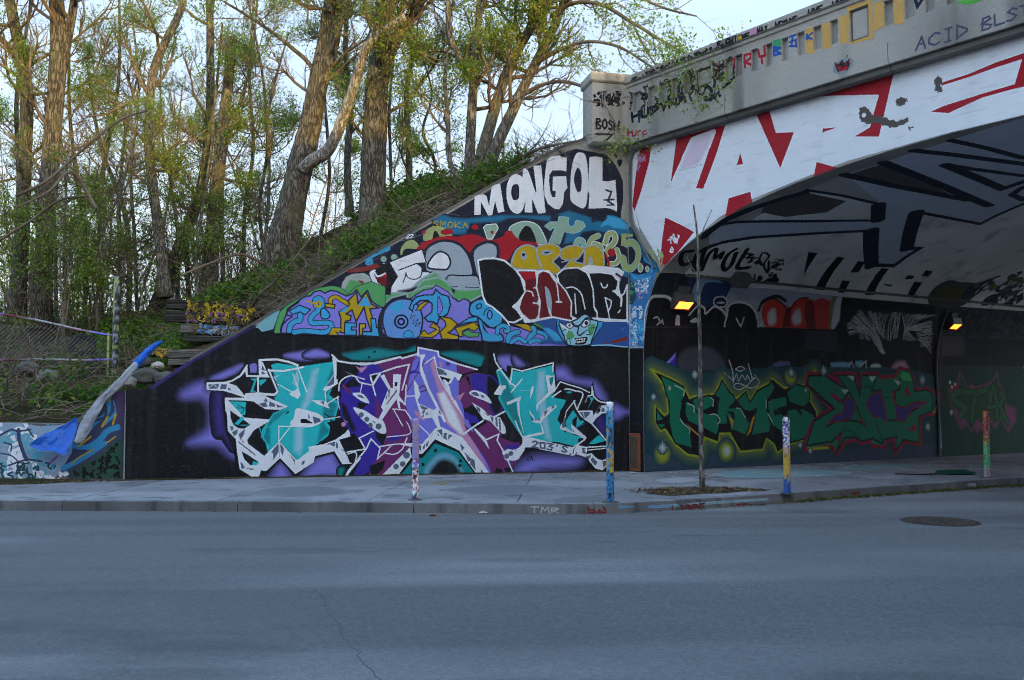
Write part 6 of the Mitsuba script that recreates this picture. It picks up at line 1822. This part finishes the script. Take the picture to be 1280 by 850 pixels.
tree('slim straight stem just left of the upright brown trunk', [[[-4.105,23,6.141,0.1],[-4.182,23,7.578,0.09],[-4.117,23,9.026,0.08],[-4.257,23,10.486,0.07],[-4.199,23,12.593,0.06]]], 10, nb=9, L=1.5, per=3, mat='bark_grey', sides=9)
yt = [[[-11.193,24,3.212,0.067],[-11.205,24,5.311,0.063],[-11.436,24,7.007,0.057],[-11.758,24,9.149,0.046],[-11.837,24,11.753,0.029]],[[-11.384,25.5,3.386,0.071],[-11.542,25.5,5.882,0.067],[-11.489,25.5,7.901,0.06],[-11.132,25.5,10.455,0.049],[-11.2,25.5,13.563,0.031]],[[-10.469,24.5,3.376,0.058],[-10.534,24.5,5.271,0.054],[-10.584,24.5,6.801,0.049],[-10.46,24.5,8.731,0.04],[-10.028,24.5,11.072,0.025]],[[-10.615,26,3.65,0.054],[-10.764,26,6.083,0.051],[-10.916,26,8.05,0.046],[-10.769,26,10.537,0.037],[-11.157,26,13.561,0.024]],[[-8.821,25,4.006,0.07],[-8.901,25,5.962,0.065],[-8.607,25,7.541,0.059],[-8.259,25,9.534,0.048],[-8.067,25,11.952,0.03]],[[-7.469,25.5,4.504,0.062],[-7.494,25.5,6.73,0.058],[-7.289,25.5,8.53,0.053],[-7.434,25.5,10.802,0.043],[-7.299,25.5,13.563,0.027]],[[-6.675,24,4.433,0.05],[-6.465,24,6.129,0.047],[-6.423,24,7.498,0.043],[-6.456,24,9.223,0.034],[-5.965,24,11.314,0.022]],[[-10.75,22.5,3.144,0.047],[-11.009,22.5,4.606,0.044],[-11.049,22.5,5.784,0.04],[-11.112,22.5,7.268,0.032],[-11.712,22.5,9.066,0.021]],[[-14.874,27,3.379,0.094],[-14.671,27,5.99,0.088],[-14.665,27,8.103,0.08],[-14.815,27,10.774,0.065],[-14.386,27,14.025,0.041]],[[-11.304,27,3.662,0.085],[-11.312,27,5.608,0.079],[-11.527,27,7.178,0.072],[-12.294,27,9.158,0.058],[-12.743,27,11.558,0.037]],[[-10.222,28,4.306,0.058],[-10.251,28,6.311,0.055],[-10.473,28,7.929,0.05],[-10.855,28,9.968,0.04],[-10.938,28,12.439,0.026]],[[-8.497,27,4.562,0.068],[-8.617,27,7.008,0.063],[-8.526,27,8.986,0.057],[-7.859,27,11.484,0.046],[-7.612,27,14.522,0.03]],[[-6.539,24.5,4.709,0.055],[-6.799,24.5,6.661,0.051],[-6.619,24.5,8.238,0.046],[-6.772,24.5,10.226,0.037],[-7.267,24.5,12.64,0.024]],[[-8.09,23.5,4,0.052],[-8.122,23.5,5.387,0.049],[-7.988,23.5,6.505,0.044],[-7.808,23.5,7.912,0.036],[-7.715,23.5,9.615,0.023]],[[-9.974,22,3.108,0.04],[-9.846,22,4.392,0.037],[-9.914,22,5.426,0.034],[-9.425,22,6.727,0.027],[-9.134,22,8.302,0.017]],[[-12.921,26,3.4,0.054],[-13.003,26,5.548,0.051],[-13.105,26,7.283,0.046],[-13.057,26,9.473,0.037],[-12.716,26,12.132,0.024]],[[-5.266,25,5.879,0.052],[-5.038,25,7.435,0.049],[-5.09,25,8.689,0.044],[-5.19,25,10.268,0.036],[-4.95,25,12.18,0.023]],[[-1.98,22.5,6.44,0.041],[-1.917,22.5,7.395,0.038],[-2.218,22.5,8.163,0.035],[-2.003,22.5,9.127,0.028],[-2.302,22.5,10.291,0.018]],[[-3.982,24.5,6.226,0.044],[-3.816,24.5,7.59,0.042],[-3.907,24.5,8.689,0.038],[-3.961,24.5,10.071,0.03],[-3.582,24.5,11.742,0.019]],[[-3.114,23.6,6.43,0.046],[-3.171,23.6,7.916,0.043],[-3.204,23.6,9.114,0.039],[-3.083,23.6,10.622,0.032],[-2.848,23.6,12.448,0.02]]]
wh = ['between the dark forked trunk and the fence post', 'rising straight above the fence post', 'leaning right above the blue tarp end', 'just left of the slim bending trunk', 'right of the bending trunk, leaning over the snag', 'right of the sawn off snag, very tall', 'leaning toward the massive trunk', 'leaning left above the fence rail', 'behind the left edge trunk', 'leaning left behind the tarp end', 'thin and upright behind the leaning trunk', 'tall, passing behind the sawn off snag', 'just left of the massive trunk', 'short, in front of the snag foot', 'short, leaning right over the fence', 'behind the dark forked trunk', 'behind the fork of the massive trunk', 'left of the stem clump on the crest', 'behind the upright brown trunk', 'right of the upright brown trunk']
for i, st in enumerate(yt):
    tree('young leafy sapling ' + wh[i], [st], 30 + i, nb=15 if i < 16 else 10, L=1.7 if i < 16 else 1.2, t0=.12, per=4 if i < 16 else 3, size=.06, keep=.28, mat='bark_brown' if i % 4 == 0 else 'bark_grey', sides=8, group='young saplings in the wood', spread=.09, flare=False)
# low shrubs in leaf on the left
for i, (c, lb) in enumerate(zip([[-11.679,21.5,4.695],[-10.618,21.8,5.318],[-10.72,21,6.111],[-11.942,21.5,6.796],[-9.856,22.5,4.844],[-10.289,22,7.215]], ['green leafy shrub low at the left edge', 'green leafy shrub in front of the dark forked trunk foot', 'leafy shrub covering the middle of the dark forked trunk', 'leafy shrub at the left edge above the lowest shrub', 'leafy shrub left of the slim bending trunk foot', 'light leafy shrub between the left trunks and the saplings'])):
    t = thing('shrub', lb, 'shrub', 'leafy shrubs at the left'); w = Wood(80 + i); c = np.array(c); zb = float(terrain_z(c[0], c[1]))
    base = np.array([c[0] + w.g.normal(0, .2), c[1], zb])
    for k in range(4):
        p1 = c + w.g.normal(0, .55, 3); q = spline(np.array([base + w.g.normal(0, .1, 3) * [1, 1, 0], base * .45 + p1 * .55 + w.g.normal(0, .12, 3), p1]), 5); w.tube(q, np.linspace(.022, .008, len(q)), 5)
        for _ in range(6): w.limb(q[w.g.integers(5, len(q))], w.g.normal(0, 1, 3), w.g.uniform(.5, .95), .01, 1, .05)
    w.done('stems', t); crown(t, w.tips, 4, .07, 90 + i, GREENS + DEEP[:1], .12, .4)
# ---- distant wood beyond: one mass
g = np.random.default_rng(77); far = Wood(77)
ftips = []
for i in range(75):
    d = g.uniform(29, 62); px = g.uniform(-60, 640) if i % 3 else g.uniform(-60, 420); x = (px - 640) / 1150 * d; z0 = float(terrain_z(x, d)) - .4
    if px > 470 and d < 34: continue
    h = g.uniform(4, 12); n = 6; lean = g.normal(0, .22, 2); P = np.array([[x + lean[0] * h * t + g.normal(0, .06), d + lean[1] * h * t, z0 + h * t] for t in np.linspace(0, 1, n)])
    far.tube(P, np.linspace(1, .3, n) * g.uniform(.02, .07), 4)
    for _ in range(g.integers(8, 15)):
        t = g.uniform(.12, 1); q = P[0] * (1 - t) + P[-1] * t; a = g.uniform(0, 6.28); far.limb(q, np.array([math.cos(a), math.sin(a), .4]), g.uniform(1.2, 2.6), .022, 1)
for i in range(420):   # brush along the ridge
    d = g.uniform(24.5, 33); px = g.uniform(-80, 345); x = (px - 640) / 1150 * d; z0 = float(terrain_z(x, d))
    far.limb(np.array([x, d, z0 - .1]), np.array([g.normal(0, .35), g.normal(0, .2), 1]), g.uniform(1.0, 2.8), .014, 1)
dw = thing('distant_wood', 'far off tangle of bare trunks and branches closing the wood behind', 'wood'); labels[dw]['kind'] = 'stuff'
far.done('trunks', dw, 'twig'); labels[dw + '__trunks'] = {'kind': 'stuff'}
ft = np.array(far.tips); nn = meshkit.fbm(ft * .3, 3, 9); ft = ft[nn > np.quantile(nn, .72)]
put_flakes('leaves', ft + g.normal(0, .2, (len(ft), 3)), .12, GREENS + DRY[:1], 'leaf', dw, tilt=.8, seed=78, kind='stuff')
# ---- undergrowth on the slope
def ground_pts(n, u0, u1, v0, v1, seed, thr=None, f=.6):
    r = np.random.default_rng(seed); u = r.uniform(u0, u1, n); v = r.uniform(v0, v1, n); p = WING.p(u, H(u, v), -v)
    if thr is not None: p = p[meshkit.fbm(p * f + seed, 3, seed) > thr]
    return p
g = np.random.default_rng(21)
c1 = np.vstack([ground_pts(1300, -7.0, -1.2, .5, 6, 3, .5), ground_pts(1200, -11, -6.2, 1.6, 8, 4, .47), ground_pts(350, -20, -9.5, .6, 9, 5, .53), ground_pts(120, -2.4, -.9, .8, 3, 6, .5)])
P = np.repeat(c1, 26, 0); P = P + np.column_stack([g.normal(0, .16, (len(P), 2)), np.abs(g.normal(.16, .14, len(P)))])
put_flakes('undergrowth', P, .085, DEEP + GREENS[:1], 'leaf', tilt=.7, seed=22, label='leafy green undergrowth spreading over the embankment slope', category='undergrowth', kind='stuff')
V, F, n = [], [], 0
def stick(p, d, L, r):
    global n
    k = 4; P = [p]
    for i in range(k): d = d + g.normal(0, .16, 3); d /= np.linalg.norm(d); P.append(P[-1] + d * L / k)
    m = tube(np.array(P), np.linspace(r, r * .4, k + 1), 3, cap=False); V.append(m.vertices); F.append(m.faces + n); n += len(m.vertices)
base = np.vstack([ground_pts(1500, -17, -8.6, .3, 5, 31, .4), ground_pts(900, -8.5, -1, .25, 2.2, 32), ground_pts(700, -10, -1, 2, 8, 33), ground_pts(500, -20, -9, 4, 10, 34)])
TB = np.array([(np.array(q[0]) + np.array(q[1])) / 2 for q in bm])
for p in base:
    if np.min(np.linalg.norm((TB - p)[:, :2], axis=1)) < 1.3: continue
    a = g.uniform(0, 6.28); stick(p + [0, 0, g.uniform(0, .3)], np.array([math.cos(a), math.sin(a), g.normal(.25, .35)]), g.uniform(.3, 1.3), g.uniform(.004, .011))
add('brushwood', (np.vstack(V), np.vstack(F)), 'dry_twig', label='tangle of dead brown sticks lying on the slope', category='brushwood', kind='stuff')
put_flakes('fallen_leaves', ground_pts(9000, -20, -.8, .3, 7, 41), .06, DRY, 'litter', tilt=.5, seed=42, label='brown fallen leaves covering the embankment soil', category='leaves', kind='stuff')
# long bare fallen branches sticking out over the slope
for i, (q, lb) in enumerate(zip([[[-9.934,18.2,5.577,0.032],[-9.227,18.05,5.866,0.035],[-8.537,17.9,6.39,0.031],[-7.699,17.75,6.988,0.025],[-7.094,17.6,7.132,0.018]],[[-8.508,18.6,5.418,0.039],[-8.86,18.267,6.082,0.032],[-9.16,17.933,5.597,0.025],[-9.599,17.6,5.208,0.018]],[[-5.486,18.5,2.949,0.026],[-5.003,18,3.51,0.031],[-4.443,17.5,3.869,0.024],[-3.657,17,4.628,0.018]],[[-4.267,18.8,3.219,0.026],[-4.315,18.4,3.91,0.029],[-4.423,18,4.653,0.02],[-4.361,17.6,4.895,0.015]],[[-3.243,19.5,4.14,0.025],[-2.86,19.167,4.857,0.033],[-2.318,18.833,5.334,0.026],[-1.303,18.5,5.727,0.019]],[[-5.714,17.4,1.802,0.014],[-5.486,17.133,2.214,0.016],[-5.291,16.867,2.6,0.018],[-5.072,16.6,3.018,0.014]],[[-5.704,21,4.621,0.037],[-6.161,20.667,4.791,0.032],[-6.77,20.333,4.522,0.027],[-7.266,20,4.208,0.021]],[[-10.391,18.5,4.74,0.026],[-9.562,18.133,5.078,0.032],[-8.835,17.767,5.401,0.028],[-8.119,17.4,5.398,0.018]]], ['long pale bare branch arching across the left trunks', 'forked bare branch hanging before the dark forked trunk', 'bare stick leaning from the timbers up the slope', 'thin bare stick standing on the slope below the massive trunk', 'long bare stick lying up the slope beneath the upright trunk', 'thin dead twig hanging over the black part of the wing wall', 'bare fallen branch lying left of the massive trunk foot', 'bare branch low across the left edge'])):
    t = thing('bare_branch', lb, 'branch', 'bare branches over the slope'); w = Wood(120 + i); s_ = spline(np.array(q), 6); add('stem', tube(s_[:, :3], s_[:, 3], 6), 'dry_twig', t, smooth=True)
    for k in range(3, len(s_) - 1, 3): w.limb(s_[k, :3], (s_[k, :3] - s_[k - 1, :3]) * 4 + w.g.normal(0, .5, 3), w.g.uniform(.3, .9), .008, 1)
    w.done('side_twigs', t, 'dry_twig')
